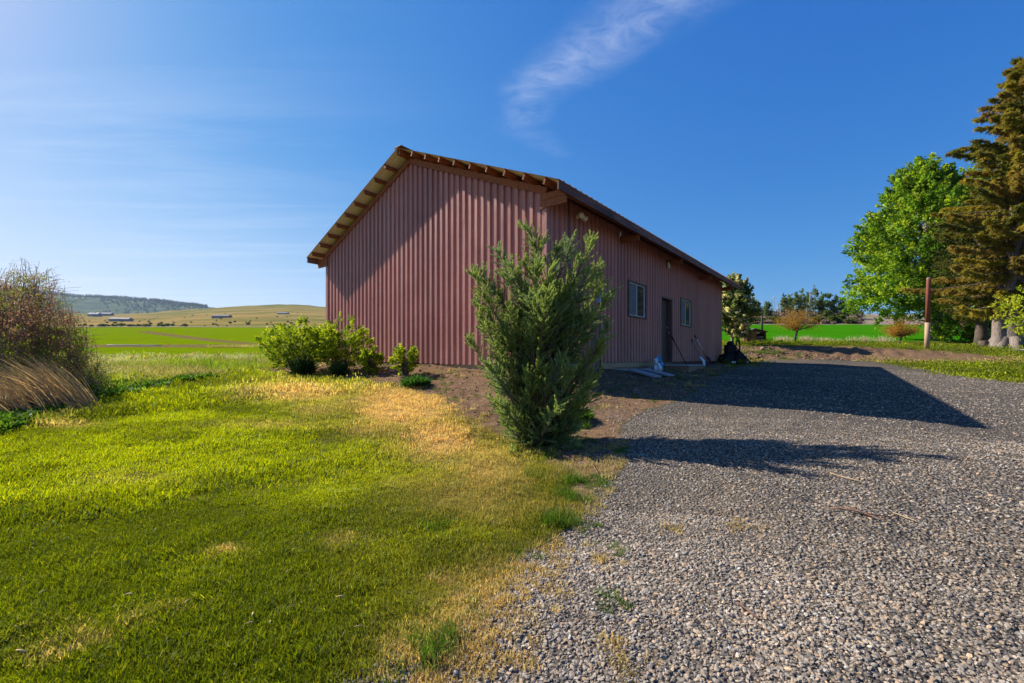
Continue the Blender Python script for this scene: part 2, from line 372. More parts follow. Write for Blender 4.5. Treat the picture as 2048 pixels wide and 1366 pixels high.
# ------------------------------------------------------------------ ground material
def terrain_mat():
    m = bpy.data.materials.new('terrain'); m.use_nodes = True; t = NT(m.node_tree); b = t.n['Principled BSDF']
    pos = t.new('ShaderNodeNewGeometry').outputs['Position']
    A = t.new('ShaderNodeAttribute', attribute_name='zA'); B = t.new('ShaderNodeAttribute', attribute_name='zB')
    sa = t.new('ShaderNodeSeparateColor', i_0=A.outputs['Color']); sb = t.new('ShaderNodeSeparateColor', i_0=B.outputs['Color'])
    nf = t.noise(pos, 9, 5, .65); nm = t.noise(pos, 1.3, 5, .6); nl = t.noise(pos, .35, 4, .6)
    # lawn floor
    lawn = t.mix(t.ramp(nm, .35, .65), (.045, .07, .006), (.10, .105, .014))
    lawn = t.mix(t.ramp(nf, .3, .75), lawn, (.10, .08, .03))
    lawn = t.mix(sa.outputs[2], lawn, t.mix(t.ramp(nf, .35, .65), (.40, .27, .10), (.26, .17, .07)))
    # gravel
    vor = t.new('ShaderNodeTexVoronoi', i_Vector=pos); vor.inputs['Scale'].default_value = 46; vor.inputs['Randomness'].default_value = 1
    vs = t.new('ShaderNodeSeparateColor', i_0=vor.outputs['Color'])
    gr = t.mix(vs.outputs[0], (.070, .058, .048), (.19, .165, .14))
    gr = t.mix(t.ramp(vs.outputs[1], .80, .86), gr, (.27, .20, .13))
    gr = t.mix(t.ramp(vs.outputs[2], .92, .95), gr, (.36, .34, .31))
    vor2 = t.new('ShaderNodeTexVoronoi', i_Vector=pos); vor2.inputs['Scale'].default_value = 17
    v2 = t.new('ShaderNodeSeparateColor', i_0=vor2.outputs['Color'])
    gr = t.mix(.35, gr, t.mix(v2.outputs[0], (.06, .052, .045), (.19, .17, .15)))
    gr = t.mix(t.m('MULTIPLY', t.ramp(nl, .50, .72), .55), gr, (.22, .165, .11))
    gr = t.mix(1., gr, t.ramp(vor.outputs['Distance'], .1, .6, 1.05, .62), 'MULTIPLY')
    # dirt
    di = t.mix(t.ramp(nf, .3, .7), (.09, .052, .031), (.215, .135, .080))
    di = t.mix(t.ramp(t.noise(pos, 28, 4, .7), .62, .72), di, (.38, .29, .19))
    wnoise = t.noise(pos, 2.6, 5, .7)
    we = t.mix(t.ramp(nm, .35, .65), (.06, .11, .015), (.15, .17, .03))
    we = t.mix(t.ramp(wnoise, .55, .72), we, (.24, .19, .08))
    sy_ = t.new('ShaderNodeSeparateXYZ', i_0=pos); we = t.mix(t.ramp(sy_.outputs[1], 54, 58), we, t.mix(t.ramp(wnoise, .4, .65), (.12, .075, .035), (.20, .165, .05)))
    # crop fields, faint drill rows
    mpf = t.new('ShaderNodeMapping', i_0=pos); mpf.inputs['Rotation'].default_value = (0, 0, R(12)); mpf.inputs['Scale'].default_value = (.04, .5, 1)
    rows = t.noise(mpf.outputs[0], 2.2, 4, .6)
    fi = t.mix(t.ramp(rows, .3, .7), (.022, .135, .002), (.045, .185, .004))
    sx = t.new('ShaderNodeSeparateXYZ', i_0=pos)
    fi = t.mix(t.ramp(sx.outputs[0], -8, 20), t.mix(t.ramp(rows, .3, .7), (.105, .165, .001), (.155, .205, .002)), fi)
    # hills
    mph = t.new('ShaderNodeMapping', i_0=pos); mph.inputs['Scale'].default_value = (.7, .45, 5.5)
    h1 = t.noise(mph.outputs[0], .011, 6, .62); h2 = t.noise(mph.outputs[0], .05, 5, .65)
    hi = t.mix(t.ramp(h1, .40, .60), (.31, .20, .068), (.13, .13, .034))
    hi = t.mix(t.ramp(h2, .55, .75), hi, (.40, .28, .11))
    hi = t.mix(t.ramp(t.noise(mph.outputs[0], .11, 4, .6), .68, .74), hi, (.07, .09, .03))
    hz = t.ramp(sx.outputs[2], 60, 135); hi = t.mix(t.m('MULTIPLY', hz, .55), hi, (.13, .135, .04))
    hi = t.mix(t.ramp(sx.outputs[1], 1300, 1700), hi, t.mix(t.ramp(h1, .4, .6), (.06, .085, .045), (.12, .13, .06)))
    brush = t.mix(t.ramp(t.noise(pos, .35, 5, .7), .38, .62), (.17, .115, .10), (.30, .235, .19))
    brush = t.mix(t.ramp(t.noise(pos, .12, 4, .6), .52, .62), brush, (.17, .17, .06))
    hi = t.mix(t.ramp(sx.outputs[0], 0, 20), hi, brush)
    def edge(v): return t.ramp(t.m('ADD', v, t.m('MULTIPLY', t.m('SUBTRACT', nf, .5), .9)), .42, .58)
    c = t.mix(edge(sb.outputs[0]), lawn, we)
    c = t.mix(edge(sa.outputs[1]), c, di)
    gm = edge(sa.outputs[0]); c = t.mix(gm, c, gr)
    c = t.mix(sb.outputs[1], c, fi); c = t.mix(sb.outputs[2], c, hi)
    t.l.new(c, b.inputs['Base Color']); b.inputs['Roughness'].default_value = .9; b.inputs['Specular IOR Level'].default_value = 0.
    hh = t.m('ADD', t.m('MULTIPLY', nf, .6), t.m('MULTIPLY', t.m('MULTIPLY', t.m('SUBTRACT', 1, vor.outputs['Distance']), gm), .8))
    bump(t, b, hh, .8, .03)
    return m
TER = terrain_mat()

def build_terrain():
    fine = np.arange(-57, 57.01, .24); coarse = np.arange(60, 301, 4.)
    ang = np.concatenate([fine, coarse]); ang = np.radians(ang); na = len(ang)
    rad = [.5]
    while rad[-1] < 5200: rad.append(rad[-1]*(1.017 if rad[-1] < 300 else 1.03))
    rad = np.array(rad); nr = len(rad)
    Rr, A = np.meshgrid(rad, ang, indexing='ij')
    x = (Rr*np.sin(A)).ravel(); y = (Rr*np.cos(A)).ravel()
    x = np.append(x, 0); y = np.append(y, 0)
    h = height(x, y); V = np.stack([x, y, h+EZ], 1)
    # keep the ground under the barn floor
    i = np.arange(nr-1)[:, None]*na; j = np.arange(na)[None, :]; j2 = (j+1) % na
    q = np.stack([i+j, i+j2, i+na+j2, i+na+j], -1).reshape(-1, 4)[:, ::-1]
    z = zones(x, y, h)
    zA = np.stack([z['gravel'], z['dirt'], z['dry']], 1); zB = np.stack([z['weed'], z['field'], z['hill']], 1)
    fc = lambda a: a[q].mean(1)
    gm, dm, wm, fm, hm = (fc(z[k]) for k in ('gravel', 'dirt', 'weed', 'field', 'hill'))
    yc = y[q].mean(1); xc = x[q].mean(1)
    cls = np.zeros(len(q), int)                       # lawn
    cls[wm > .5] = 1; cls[dm > .5] = 2; cls[gm > .5] = 3; cls[fm > .5] = 4; cls[hm > .5] = 5
    names = {0: 'lawn', 1: 'ground', 2: 'bare_earth', 3: 'gravel_driveway', 4: 'field', 5: 'hills'}
    labs = {0: 'mown yellow-green lawn with straw coloured dry patches', 1: 'rough weedy ground between lawn and fields', 2: 'bare brown turned earth around the barn and along the bank',
            3: 'grey crushed gravel driveway right of the lawn', 4: 'bright green crop fields left and right of the barn', 5: 'dry grassy hills and brushy slope on the skyline'}
    for k, nm in names.items():
        s = q[cls == k]; us, inv = np.unique(s, return_inverse=True)
        o = npmesh(nm, V[us], inv.reshape(-1, 4), TER, smooth=True, vcols=dict(zA=zA[us], zB=zB[us]))
        tag(o, labs[k], None, kind='structure')
    # little cap under the camera
    r = np.append(np.arange(na), len(x)-1)
    capf = np.stack([np.arange(na), (np.arange(na)+1) % na, np.full(na, na)], 1)[:, ::-1]
    o = npmesh('ground', V[r], capf, TER, smooth=True, vcols=dict(zA=zA[r], zB=zB[r])); tag(o, 'patch of ground where lawn meets gravel underfoot', kind='structure')
build_terrain()

# ------------------------------------------------------------------ scattering (geometry nodes, only for uncountable stuff)
def scatter(name, proto, pts, rot, scl, tint, label):
    n = len(pts); me = bpy.data.meshes.new(name); me.vertices.add(n); me.vertices.foreach_set('co', np.asarray(pts, np.float32).ravel())
    a = me.attributes.new('rot', 'FLOAT_VECTOR', 'POINT'); a.data.foreach_set('vector', np.asarray(rot, np.float32).ravel())
    a = me.attributes.new('scl', 'FLOAT_VECTOR', 'POINT'); a.data.foreach_set('vector', np.asarray(scl, np.float32).ravel())
    a = me.attributes.new('itint', 'FLOAT_COLOR', 'POINT'); c = np.ones((n, 4), np.float32); c[:, :3] = tint; a.data.foreach_set('color', c.ravel())
    o = bpy.data.objects.new(name, me); COL.objects.link(o)
    g = bpy.data.node_groups.new(name, 'GeometryNodeTree')
    g.interface.new_socket('Geometry', in_out='INPUT', socket_type='NodeSocketGeometry'); g.interface.new_socket('Geometry', in_out='OUTPUT', socket_type='NodeSocketGeometry')
    N = g.nodes; gi = N.new('NodeGroupInput'); go = N.new('NodeGroupOutput'); io = N.new('GeometryNodeInstanceOnPoints')
    oi = N.new('GeometryNodeObjectInfo'); oi.inputs['Object'].default_value = proto; oi.inputs['As Instance'].default_value = True
    def at(nm):
        q = N.new('GeometryNodeInputNamedAttribute'); q.data_type = 'FLOAT_VECTOR'; q.inputs['Name'].default_value = nm; return q.outputs['Attribute']
    L = g.links; L.new(gi.outputs[0], io.inputs['Points']); L.new(oi.outputs['Geometry'], io.inputs['Instance'])
    e2r = N.new('FunctionNodeEulerToRotation'); L.new(at('rot'), e2r.inputs[0]); L.new(e2r.outputs[0], io.inputs['Rotation'])
    L.new(at('scl'), io.inputs['Scale']); L.new(io.outputs[0], go.inputs[0])
    md = o.modifiers.new('scatter', 'NODES'); md.node_group = g
    return tag(o, label, None, kind='stuff')

def plant_mat(name, inst=False, trans=.35, rough=.6, color=None, vary=.35):
    m = bpy.data.materials.new(name); m.use_nodes = True; t = NT(m.node_tree); b = t.n['Principled BSDF']; out = t.n['Material Output']
    a = t.new('ShaderNodeAttribute', attribute_name='tint').outputs['Color'] if color is None else t.mix(0., color, color)
    if inst:
        ia = t.new('ShaderNodeAttribute', attribute_name='itint', attribute_type='INSTANCER').outputs['Color']
        a = t.mix(1., a, ia, 'MULTIPLY')
    t.l.new(a, b.inputs['Base Color']); b.inputs['Roughness'].default_value = rough; b.inputs['Specular IOR Level'].default_value = .25
    tr = t.new('ShaderNodeBsdfTranslucent', i_Color=t.mix(.5, a, t.mix(1., a, (1.25, 1.2, .55), 'MULTIPLY')))
    mx = t.new('ShaderNodeMixShader'); mx.inputs[0].default_value = trans
    t.l.new(b.outputs[0], mx.inputs[1]); t.l.new(tr.outputs[0], mx.inputs[2]); t.l.new(mx.outputs[0], out.inputs[0])
    return m
GRASS = plant_mat('grass_blades', True, .48)
LEAF = plant_mat('leaf', False, .55)
NEEDLE = plant_mat('needle', False, .45)

def grass_proto(name, n, rad, h0, h1, wd, lean=.5, mat_=None, seg2=True, dryf=.15):
    r = rad*np.sqrt(rng.random(n)); a = rng.random(n)*6.283
    p = np.stack([r*np.cos(a), r*np.sin(a), np.full(n, -.006)], 1)
    H = h0+(h1-h0)*rng.random(n); la = rng.random(n)*6.283; ln = lean*rng.random(n)
    d = np.stack([np.cos(la)*ln, np.sin(la)*ln, np.ones(n)], 1); d = unit(d)
    fa = rng.random(n)*6.283; side = np.stack([np.cos(fa), np.sin(fa), np.zeros(n)], 1)*wd/2
    mid = p+d*(H*.55)[:, None]; tip = mid+unit(d+np.stack([np.cos(la)*ln*1.4, np.sin(la)*ln*1.4, np.zeros(n)-.1], 1))*(H*.5)[:, None]
    V = np.empty((n, 5, 3)); V[:, 0] = p-side; V[:, 1] = p+side; V[:, 2] = mid+side*.85; V[:, 3] = mid-side*.85; V[:, 4] = tip
    V = V.reshape(-1, 3)
    b = np.arange(n)[:, None]*5
    # quads written as two triangles each plus the tip
    Fq = np.concatenate([b+np.array([0, 1, 2]), b+np.array([0, 2, 3]), b+np.array([3, 2, 4])], 1).reshape(-1, 3)
    c = .7+.6*rng.random(n); col = np.stack([c*(1+.15*rng.random(n)), c, c], 1)
    dr = rng.random(n) < dryf; col[dr] = col[dr]*np.array([1.7, 1.35, 1.5])
    return npmesh(name, V, Fq, mat_ or GRASS, fcol=np.repeat(col, 3, 0), link=False)
G1 = grass_proto('lawn_tuft', 130, .10, .012, .034, .0034, .8)
G2 = grass_proto('lawn_tuft', 90, .17, .015, .045, .0062, .7)
G3 = grass_proto('lawn_tuft', 70, .34, .03, .07, .016)
GT = grass_proto('tall_tuft', 60, .10, .08, .22, .006, .8)
GW = grass_proto('weed_tuft', 60, .22, .10, .36, .016, .8, dryf=.2)

def lawn_tint(x, y, z):
    px, py = z['px'], z['py']
    n1 = fbm(x*.55+3, y*1.0, 4); n2 = fbm(x*2.6, y*2.6+7, 3); n3 = rng.random(len(x))
    k = np.clip((n1-.42)*3.2+(n2-.5)*1.6+(n3-.5)*.3+.45*np.clip((1060-py)/380, -.45, .6)-.45*((y > 10) & (px > 1000))-.22*sstep(7, 11, y), 0, 1)[:, None]
    g = np.array([.130, .180, .003])*(1-k)+np.array([.34, .43, .004])*k
    # the right hand side of the lawn is duller and browner
    ol = np.clip((px-560)/420, 0, 1)*(y < 12)*(y > 0); ol = ol*np.clip(.35+1.2*(n2-.3), 0, 1)
    g = g*(1-.62*ol[:, None])+np.array([.23, .20, .03])*.62*ol[:, None]
    d = np.clip(z['dry']*1.25+(n2-.5)*.3*(z['dry'] > .1), 0, 1)[:, None]
    g = g*(1-d)+np.array([.60, .47, .17])*d
    return g*(.85+.3*n3[:, None])
def sample_polar(n, r0, r1, a0=-58, a1=58):
    r = np.sqrt(rng.random(n)*(r1*r1-r0*r0)+r0*r0); a = np.radians(a0+(a1-a0)*rng.random(n))
    return r*np.sin(a), r*np.cos(a)
def lay(proto, n, r0, r1, label, keep, s0=.8, s1=1.25, tintf=lawn_tint, name='grass', a0=-58, a1=58, sink=0., tilt=.15):
    x, y = sample_polar(n, r0, r1, a0, a1); h = height(x, y); z = zones(x, y, h)
    k = keep(x, y, z); x, y, h = x[k], y[k], h[k]; z = {q: v[k] for q, v in z.items()}
    m = len(x); pts = np.stack([x, y, h+EZ-sink], 1)
    rot = np.stack([rng.normal(size=m)*tilt, rng.normal(size=m)*tilt, rng.random(m)*6.283], 1)
    s = (s0+(s1-s0)*rng.random(m))*np.clip(.45+1.15*fbm(x*3.1, y*3.1, 3), .55, 1.5); s = np.stack([s, s, s*(.75+.5*rng.random(m))], 1)
    return scatter(name, proto, pts, rot, s, tintf(x, y, z), label)
def inbarn(x, y, mrg=.0):
    dx, dy = x-.726, y-9.24; a = dx*.6312+dy*.7756; b = -dx*.7756+dy*.6312
    return (a > -mrg) & (a < 14.5+mrg) & (b > -mrg) & (b < 9.19+mrg)
def islawn(x, y, z):
    e = rng.random(len(x))
    bare = (z['dry'] > .72) & (e < .35)
    edge = z['gravel']+z['dirt']*.9+z['weed']
    return (edge < .25+.5*e) & (z['field'] < .5) & (z['hill'] < .5) & ~bare & ~inbarn(x, y, .2)
lay(G1, 15000, .9, 4.6, 'short mown lawn blades, green to straw, in the foreground', islawn)
lay(G2, 12000, 4.6, 9.5, 'short mown lawn blades below the barn gable', islawn)
lay(G3, 12000, 9.5, 17, 'short mown grass at the lawn edge by the weeds and the driveway', islawn)
G4 = grass_proto('lawn_tuft', 70, .8, .03, .07, .035)
lay(G4, 9000, 17, 45, 'short mown grass further off beyond the driveway and the bank', islawn)
# stray tufts creeping into gravel and earth
def edge_keep(x, y, z):
    near_edge = ((z['gravel'] > .3) & ((z['gravel'] < .97) | (fbm(x*1.9+3, y*1.9, 3) > .63)) & (z['px'] < 1330) & (fbm(x*1.7, y*1.7+2, 3) > .49) & (z['px'] < 1000+.62*(1366-np.minimum(z['py'], 1366))*0+260)) | ((z['dirt'] > .3) & (y < 22) & (fbm(x*1.4+5, y*1.4, 3) > .51))
    return near_edge & (z['weed'] < .5) & ~inbarn(x, y, .25)
def edge_tint(x, y, z):
    k = rng.random(len(x))[:, None]; a = np.where(fbm(x*3, y*3, 2)[:, None] > .52, 1., 0.)
    return (np.array([.08, .16, .012])*(1-a)+np.array([.36, .31, .13])*a)*(.7+.6*k)
G1s = grass_proto('sparse_tuft', 22, .05, .02, .06, .005, .9)
lay(G1s, 15000, 1.1, 6, 'sparse green and straw tufts creeping over the gravel edge', edge_keep, .5, .95, edge_tint)
G2s = grass_proto('sparse_tuft', 22, .09, .03, .08, .009, .9)
lay(G2s, 9000, 17, 29, 'sparse weeds and straw on the earth bank', lambda x, y, z: (z['bank'] > .5) & (fbm(x*1.1+5, y*1.4, 3) > .50), 1., 2.6, edge_tint, a0=15, a1=58)
lay(G2s, 6000, 6, 20, 'sparse weeds on the bare earth by the barn', edge_keep, .6, 1.3, edge_tint)

# individual lush clumps at the lawn edge and at the foot of the juniper
def spot_tufts(name, spots, label, proto, tint, n=40, spread=.12, s=1.):
    X = []; 
    for a, b, k in spots:
        g = ground_pt(a, b); m = int(n*k)
        X.append(np.stack([g.x+rng.normal(size=m)*spread*math.sqrt(k), g.y+rng.normal(size=m)*spread*math.sqrt(k)], 1))
    X = np.concatenate(X); h = height(X[:, 0], X[:, 1]); m = len(X)
    pts = np.stack([X[:, 0], X[:, 1], h+EZ], 1)
    rot = np.stack([rng.normal(size=m)*.2, rng.normal(size=m)*.2, rng.random(m)*6.28], 1); sc = s*(.6+.7*rng.random(m)); sc = np.stack([sc, sc, sc], 1)
    return scatter(name, proto, pts, rot, sc, np.array(tint)*(.7+.6*rng.random((m, 1))), label)
spot_tufts('grass', [(1140, 1000, 1.), (1115, 1050, 1.2), (1085, 890, .5), (1150, 965, .3), (1060, 960, .4), (870, 1060, .5), (850, 1295, .5), (1150, 840, .6), (1170, 855, .5)],
           'lush longer green grass tufts along the lawn edge', GT, (.07, .15, .01), 14, .07, .55)
spot_tufts('grass', [(900, 1300, .8), (860, 1340, .7), (950, 1255, .8), (1010, 1205, 1.), (1060, 1150, .9), (1105, 1095, .7), (925, 1335, .9), (985, 1265, .8), (830, 1360, .8), (1225, 1310, .25), (1210, 1120, .2), (1350, 1060, .15), (1490, 1055, .2), (975, 1300, .25)],
           'straw coloured grass tufts between lawn and gravel', G1s, (.48, .37, .13), 60, .12, .66)

# weeds left of the lawn: tall grass with pale seed heads, low leafy cover
def weed_keep(x, y, z): return (z['weed'] > .45+.3*rng.random(len(x))) & (z['hill'] < .5) & (z['dirt'] < .3) & (x < 2) & ~inbarn(x, y, .4)
def weed_tint(x, y, z):
    k = np.clip((fbm(x*.5, y*.5, 3)-.35)*3, 0, 1)[:, None]; n = rng.random((len(x), 1))
    g = np.array([.12, .24, .012])*(1-k)+np.array([.30, .38, .03])*k
    d = (fbm(x*.35+9, y*.8, 3)[:, None] > .57)*.6
    return (g*(1-d)+np.array([.36, .31, .13])*d)*(.7+.6*n)
lay(GW, 6500, 6.5, 24, 'knee high weedy grass left of the lawn', weed_keep, .5, 1.0, weed_tint, a0=-58, a1=2)
GW2 = grass_proto('weed_tuft', 60, .7, .12, .42, .05, .8, dryf=.2)
lay(GW2, 7000, 24, 70, 'rough grass before the green fields', weed_keep, .5, 1.1, weed_tint, a0=-58, a1=2)
# seed heads
def seed_proto():
    n = 40; r = .3*np.sqrt(rng.random(n)); a = rng.random(n)*6.283; z = .18+.16*rng.random(n)
    p = np.stack([r*np.cos(a), r*np.sin(a), z], 1); ax = unit(np.stack([rng.normal(size=n)*.3, rng.normal(size=n)*.3, np.ones(n)], 1))
    V, Fc = leaves(p, ax, .06+.03*rng.random(n), .014); return npmesh('seed_heads', V, Fc, GRASS, fcol=np.ones((n, 3)), link=False)
SEED = seed_proto()
def seed_keep(x, y, z): return weed_keep(x, y, z) & (fbm(x*.45, y*.45+30, 3) > .50)
lay(SEED, 2600, 9, 40, 'pale seed heads standing over the weedy grass', seed_keep, .7, 1.1, lambda x, y, z: np.array([.55, .52, .30])*(.7+.5*rng.random((len(x), 1))), name='seed_heads', a0=-58, a1=0)
def broad_proto():
    n = 46; r = .16*np.sqrt(rng.random(n)); a = rng.random(n)*6.283
    p = np.stack([r*np.cos(a), r*np.sin(a), .02+.1*rng.random(n)], 1); ax = unit(np.stack([np.cos(a)*.9, np.sin(a)*.9, .2+.6*rng.random(n)], 1))
    V, Fc = leaves(p, ax, .05+.04*rng.random(n), .04); return npmesh('broad_leaves', V, Fc, GRASS, fcol=(.7+.6*rng.random((n, 1)))*np.ones((n, 3)), link=False)
BROAD = broad_proto()
def broad_keep(x, y, z):
    d = sdpoly(z['px'], z['py'], [(-600, 1000), (0, 870), (60, 835), (110, 828), (190, 800), (260, 795), (330, 775), (430, 760), (430, 735), (250, 750), (160, 765), (80, 790), (-600, 850)])
    return (d > 0) & (y > 4) & (y < 16)
lay(BROAD, 16000, 5.5, 15, 'dark leafy ground cover along the left lawn edge', broad_keep, .5, 1.0, lambda x, y, z: np.array([.075, .165, .014])*(.5+.9*rng.random((len(x), 1))), name='ground_cover', a0=-58, a1=-20)
# pale dry grasses along the far right lawn edge
PALE = grass_proto('pale_tuft', 26, .35, .2, .55, .03, .5)
x = np.concatenate([rng.uniform(a, b, n) for a, b, n in ((1555, 1580, 14), (1605, 1618, 10), (1630, 1690, 14), (1755, 1780, 8), (1700, 1745, 7))]); Y = 37.6+rng.random(len(x))*1.4
X = (x-CX)/F*Y; h = height(X, Y); m_ = len(X)
scatter('tall_grass', PALE, np.stack([X, Y, h+EZ], 1), np.stack([np.zeros(m_), np.zeros(m_), rng.random(m_)*6], 1), (.6+.7*rng.random((m_, 1)))*np.ones((m_, 3)), np.array([.46, .44, .28])*np.ones((m_, 3)), 'pale dry grasses along the edge of the right field')

# ------------------------------------------------------------------ gravel stones
def stone_mat():
    m = bpy.data.materials.new('gravel_stone'); m.use_nodes = True; t = NT(m.node_tree); b = t.n['Principled BSDF']
    ia = t.new('ShaderNodeAttribute', attribute_name='itint', attribute_type='INSTANCER').outputs['Color']
    n = t.noise(objco(t), 2.5, 4, .6)
    t.l.new(t.mix(1., ia, t.ramp(n, .3, .7, .8, 1.2), 'MULTIPLY'), b.inputs['Base Color']); b.inputs['Roughness'].default_value = .75
    return m
STM = stone_mat()
def stone_proto(k):
    bm = bmesh.new(); bmesh.ops.create_icosphere(bm, subdivisions=1, radius=.5)
    for v in bm.verts: v.co *= random.uniform(.65, 1.25)
    for v in bm.verts: v.co.x *= 1.15; v.co.y *= .8; v.co.z *= .5
    for c in range(3):
        nrm = Vector((random.gauss(0, 1), random.gauss(0, 1), random.gauss(0, .6))).normalized()
        geom = bmesh.ops.bisect_plane(bm, geom=bm.verts[:]+bm.edges[:]+bm.faces[:], plane_co=nrm*.33, plane_no=nrm, clear_outer=True)
        es = [e for e in bm.edges if e.is_boundary]
        if es: bmesh.ops.holes_fill(bm, edges=es)
    me = bpy.data.meshes.new('stone'); bm.to_mesh(me); bm.free(); me.materials.append(STM)
    return bpy.data.objects.new('stone', me)
STONES = [stone_proto(k) for k in range(5)]
def lay_stones(n, r0, r1, s0, s1, label, power=2.5):
    for p in STONES:
        x, y = sample_polar(n//5, r0, r1); h = height(x, y); z = zones(x, y, h)
        e = rng.random(len(x)); k = ((z['gravel'] > .2+.55*e) | ((z['dirt'] > .3) & (z['px'] > 1130) & (z['px'] < 1480) & (e < np.clip((z['px']-1100)/260, .12, .5)))) & (fbm(x*1.6, y*1.6+9, 3)+.25*(z['gravel'] > .9) > .40*e) & (y > .2) & ~((fbm(x*.45+4, y*.9, 3) > .56) & (rng.random(len(x)) < .45))
        x, y, h = x[k], y[k], h[k]; m = len(x)
        s = s0+(s1-s0)*rng.random(m)**power
        rot = np.stack([rng.normal(size=m)*.35, rng.normal(size=m)*.35, rng.random(m)*6.283], 1)
        t = rng.random(m); v = rng.random(m)
        c = np.array([.120, .100, .083])[None]*(1-v[:, None])+np.array([.335, .278, .212])[None]*v[:, None]
        c[t > .68] = np.array([.32, .225, .14])*(.6+.7*rng.random(((t > .68).sum(), 1))); c[t > .975] = [.42, .39, .34]
        c *= (.75+.5*fbm(x*.8, y*.8, 3))[:, None]
        wp = np.clip((fbm(x*.45+4, y*.9, 3)-.48)*4, 0, 1)[:, None]; c = c*(1-wp*.45)+np.array([.21, .165, .115])*wp*.45
        scatter('gravel', p, np.stack([x, y, h+EZ+s*.06], 1), rot, s[:, None]*np.ones((m, 3)), c, label)
lay_stones(120000, 1.0, 3.4, .006, .030, 'angular grey gravel stones in the foreground', 3.)
lay_stones(110000, 3.4, 7.5, .009, .032, 'angular grey gravel stones on the driveway', 3.)
lay_stones(80000, 7.5, 22, .02, .048, 'grey gravel stones on the far driveway')
# clods and chips on bare earth
CL = STONES[0]
x, y = sample_polar(90000, 5, 30); h = height(x, y); z = zones(x, y, h); k = (z['dirt'] > .5) & ~inbarn(x, y, .0) & (rng.random(len(x)) < .75); x, y, h = x[k], y[k], h[k]; m_ = len(x)
s = .014+.07*rng.random(m_)**3*np.clip(y/8, .8, 3.); v = rng.random((m_, 1))
scatter('earth_clods', CL, np.stack([x, y, h+EZ], 1), rng.normal(size=(m_, 3))*.8, s[:, None]*np.ones((m_, 3)), np.array([.09, .048, .026])*(1-v**2)+np.array([.30, .19, .11])*v**2, 'brown clods and chips on the turned earth')

# ------------------------------------------------------------------ materials for built things
def cladding(t, b):
    co = objco(t); n1 = t.noise(co, .9, 5, .6); mp = t.new('ShaderNodeMapping', i_0=co); mp.inputs['Scale'].default_value = (6, 6, .25)
    n2 = t.noise(mp.outputs[0], 2.2, 4, .6)
    c = t.mix(t.ramp(n1, .35, .65), (.41, .152, .120), (.49, .195, .152))
    c = t.mix(t.ramp(n2, .4, .7, 0, .5), c, (.60, .29, .22))
    sz = t.new('ShaderNodeSeparateXYZ', i_0=co); dust = t.m('MULTIPLY', t.ramp(sz.outputs[2], .9, -.1), t.ramp(n1, .3, .7, .2, .8))
    c = t.mix(t.m('MULTIPLY', dust, .5), c, (.44, .30, .22))
    # sheet to sheet tone, screw rows
    ss_ = t.m('ADD', sz.outputs[0], sz.outputs[1]); wn = t.new('ShaderNodeTexWhiteNoise', noise_dimensions='1D', i_W=t.m('FLOOR', t.m('DIVIDE', ss_, .8356)))
    tone = t.ramp(wn.outputs[0], 0, 1, .88, 1.08)
    row = t.m('LESS_THAN', t.m('ABSOLUTE', t.m('SUBTRACT', t.m('FRACT', t.m('DIVIDE', sz.outputs[2], .78)), .5)), .011)
    dot = t.m('LESS_THAN', t.m('ABSOLUTE', t.m('SUBTRACT', t.m('FRACT', t.m('DIVIDE', ss_, .2089)), .70)), .045)
    drip = t.m('MULTIPLY', t.m('LESS_THAN', t.m('ABSOLUTE', t.m('SUBTRACT', t.m('FRACT', t.m('DIVIDE', sz.outputs[2], .78)), .46)), .05), t.m('MULTIPLY', dot, .22))
    tone = t.m('MULTIPLY', tone, t.m('SUBTRACT', 1., t.m('MAXIMUM', t.m('MULTIPLY', t.m('MULTIPLY', row, dot), .6), drip)))
    c = t.mix(1., c, t.new('ShaderNodeCombineColor', i_0=tone, i_1=tone, i_2=tone).outputs[0], 'MULTIPLY')
    mpd = t.new('ShaderNodeMapping', i_0=co); mpd.inputs['Scale'].default_value = (4.8, 4.8, .8)
    t.l.new(c, b.inputs['Base Color']); t.l.new(t.ramp(n1, .3, .7, .34, .5), b.inputs['Roughness']); bump(t, b, t.noise(mpd.outputs[0], 1.1, 3, .5), .5, .02)
CLAD = mat('painted_cladding', (.2, .08, .08), .42, 0, .3, cladding)
WOOD = noisy('red_brown_timber', (.24, .060, .020), (.42, .135, .042), 7, .75, (.6, 6, 6), .35, .006, c3=(.06, .028, .018))
FASC = noisy('weathered_fascia', (.13, .055, .04), (.22, .11, .085), 3, .8, (.6, 2, 3), .3, .006, .4, .6, c3=(.05, .035, .035))
SILLW = noisy('bare_sill_board', (.34, .235, .12), (.46, .33, .18), 5, .8, (.5, 6, 6), .2, .004)
ROOFT = noisy('rusty_roof_sheet', (.33, .11, .04), (.42, .16, .07), 2, .55, (1, 1, 1), .1, .01, c3=(.22, .06, .04))
ROOFU = noisy('tan_roof_underside', (.88, .78, .58), (.93, .84, .66), 1.6, .6, (.4, 3, 1), .05, .005, c3=(.36, .27, .12))
DKBR = noisy('dark_brown_paint', (.055, .027, .025), (.085, .042, .036), 3, .5, (1, 1, .4), .08, .004)
TRIM = noisy('brown_trim', (.12, .06, .045), (.17, .095, .07), 6, .6, (1, 1, 1), .1, .003)
ALU = noisy('white_aluminium', (.62, .64, .66), (.72, .73, .74), 8, .35, (1, 1, 1), .02, .001, metal=.3)
CREAM = noisy('cream_plastic', (.72, .62, .40), (.80, .70, .48), 10, .45, (1, 1, 1), .02, .001)
STEEL = mat('steel', (.6, .6, .62), .3, 1.)
BLACK = noisy('black_plastic', (.008, .008, .010), (.016, .016, .020), 12, .55, (1, 1, 1), .1, .003, spec=.15)
GREYP = noisy('grey_bar', (.10, .11, .14), (.16, .17, .2), 9, .4, (1, 1, 1), .05, .002)
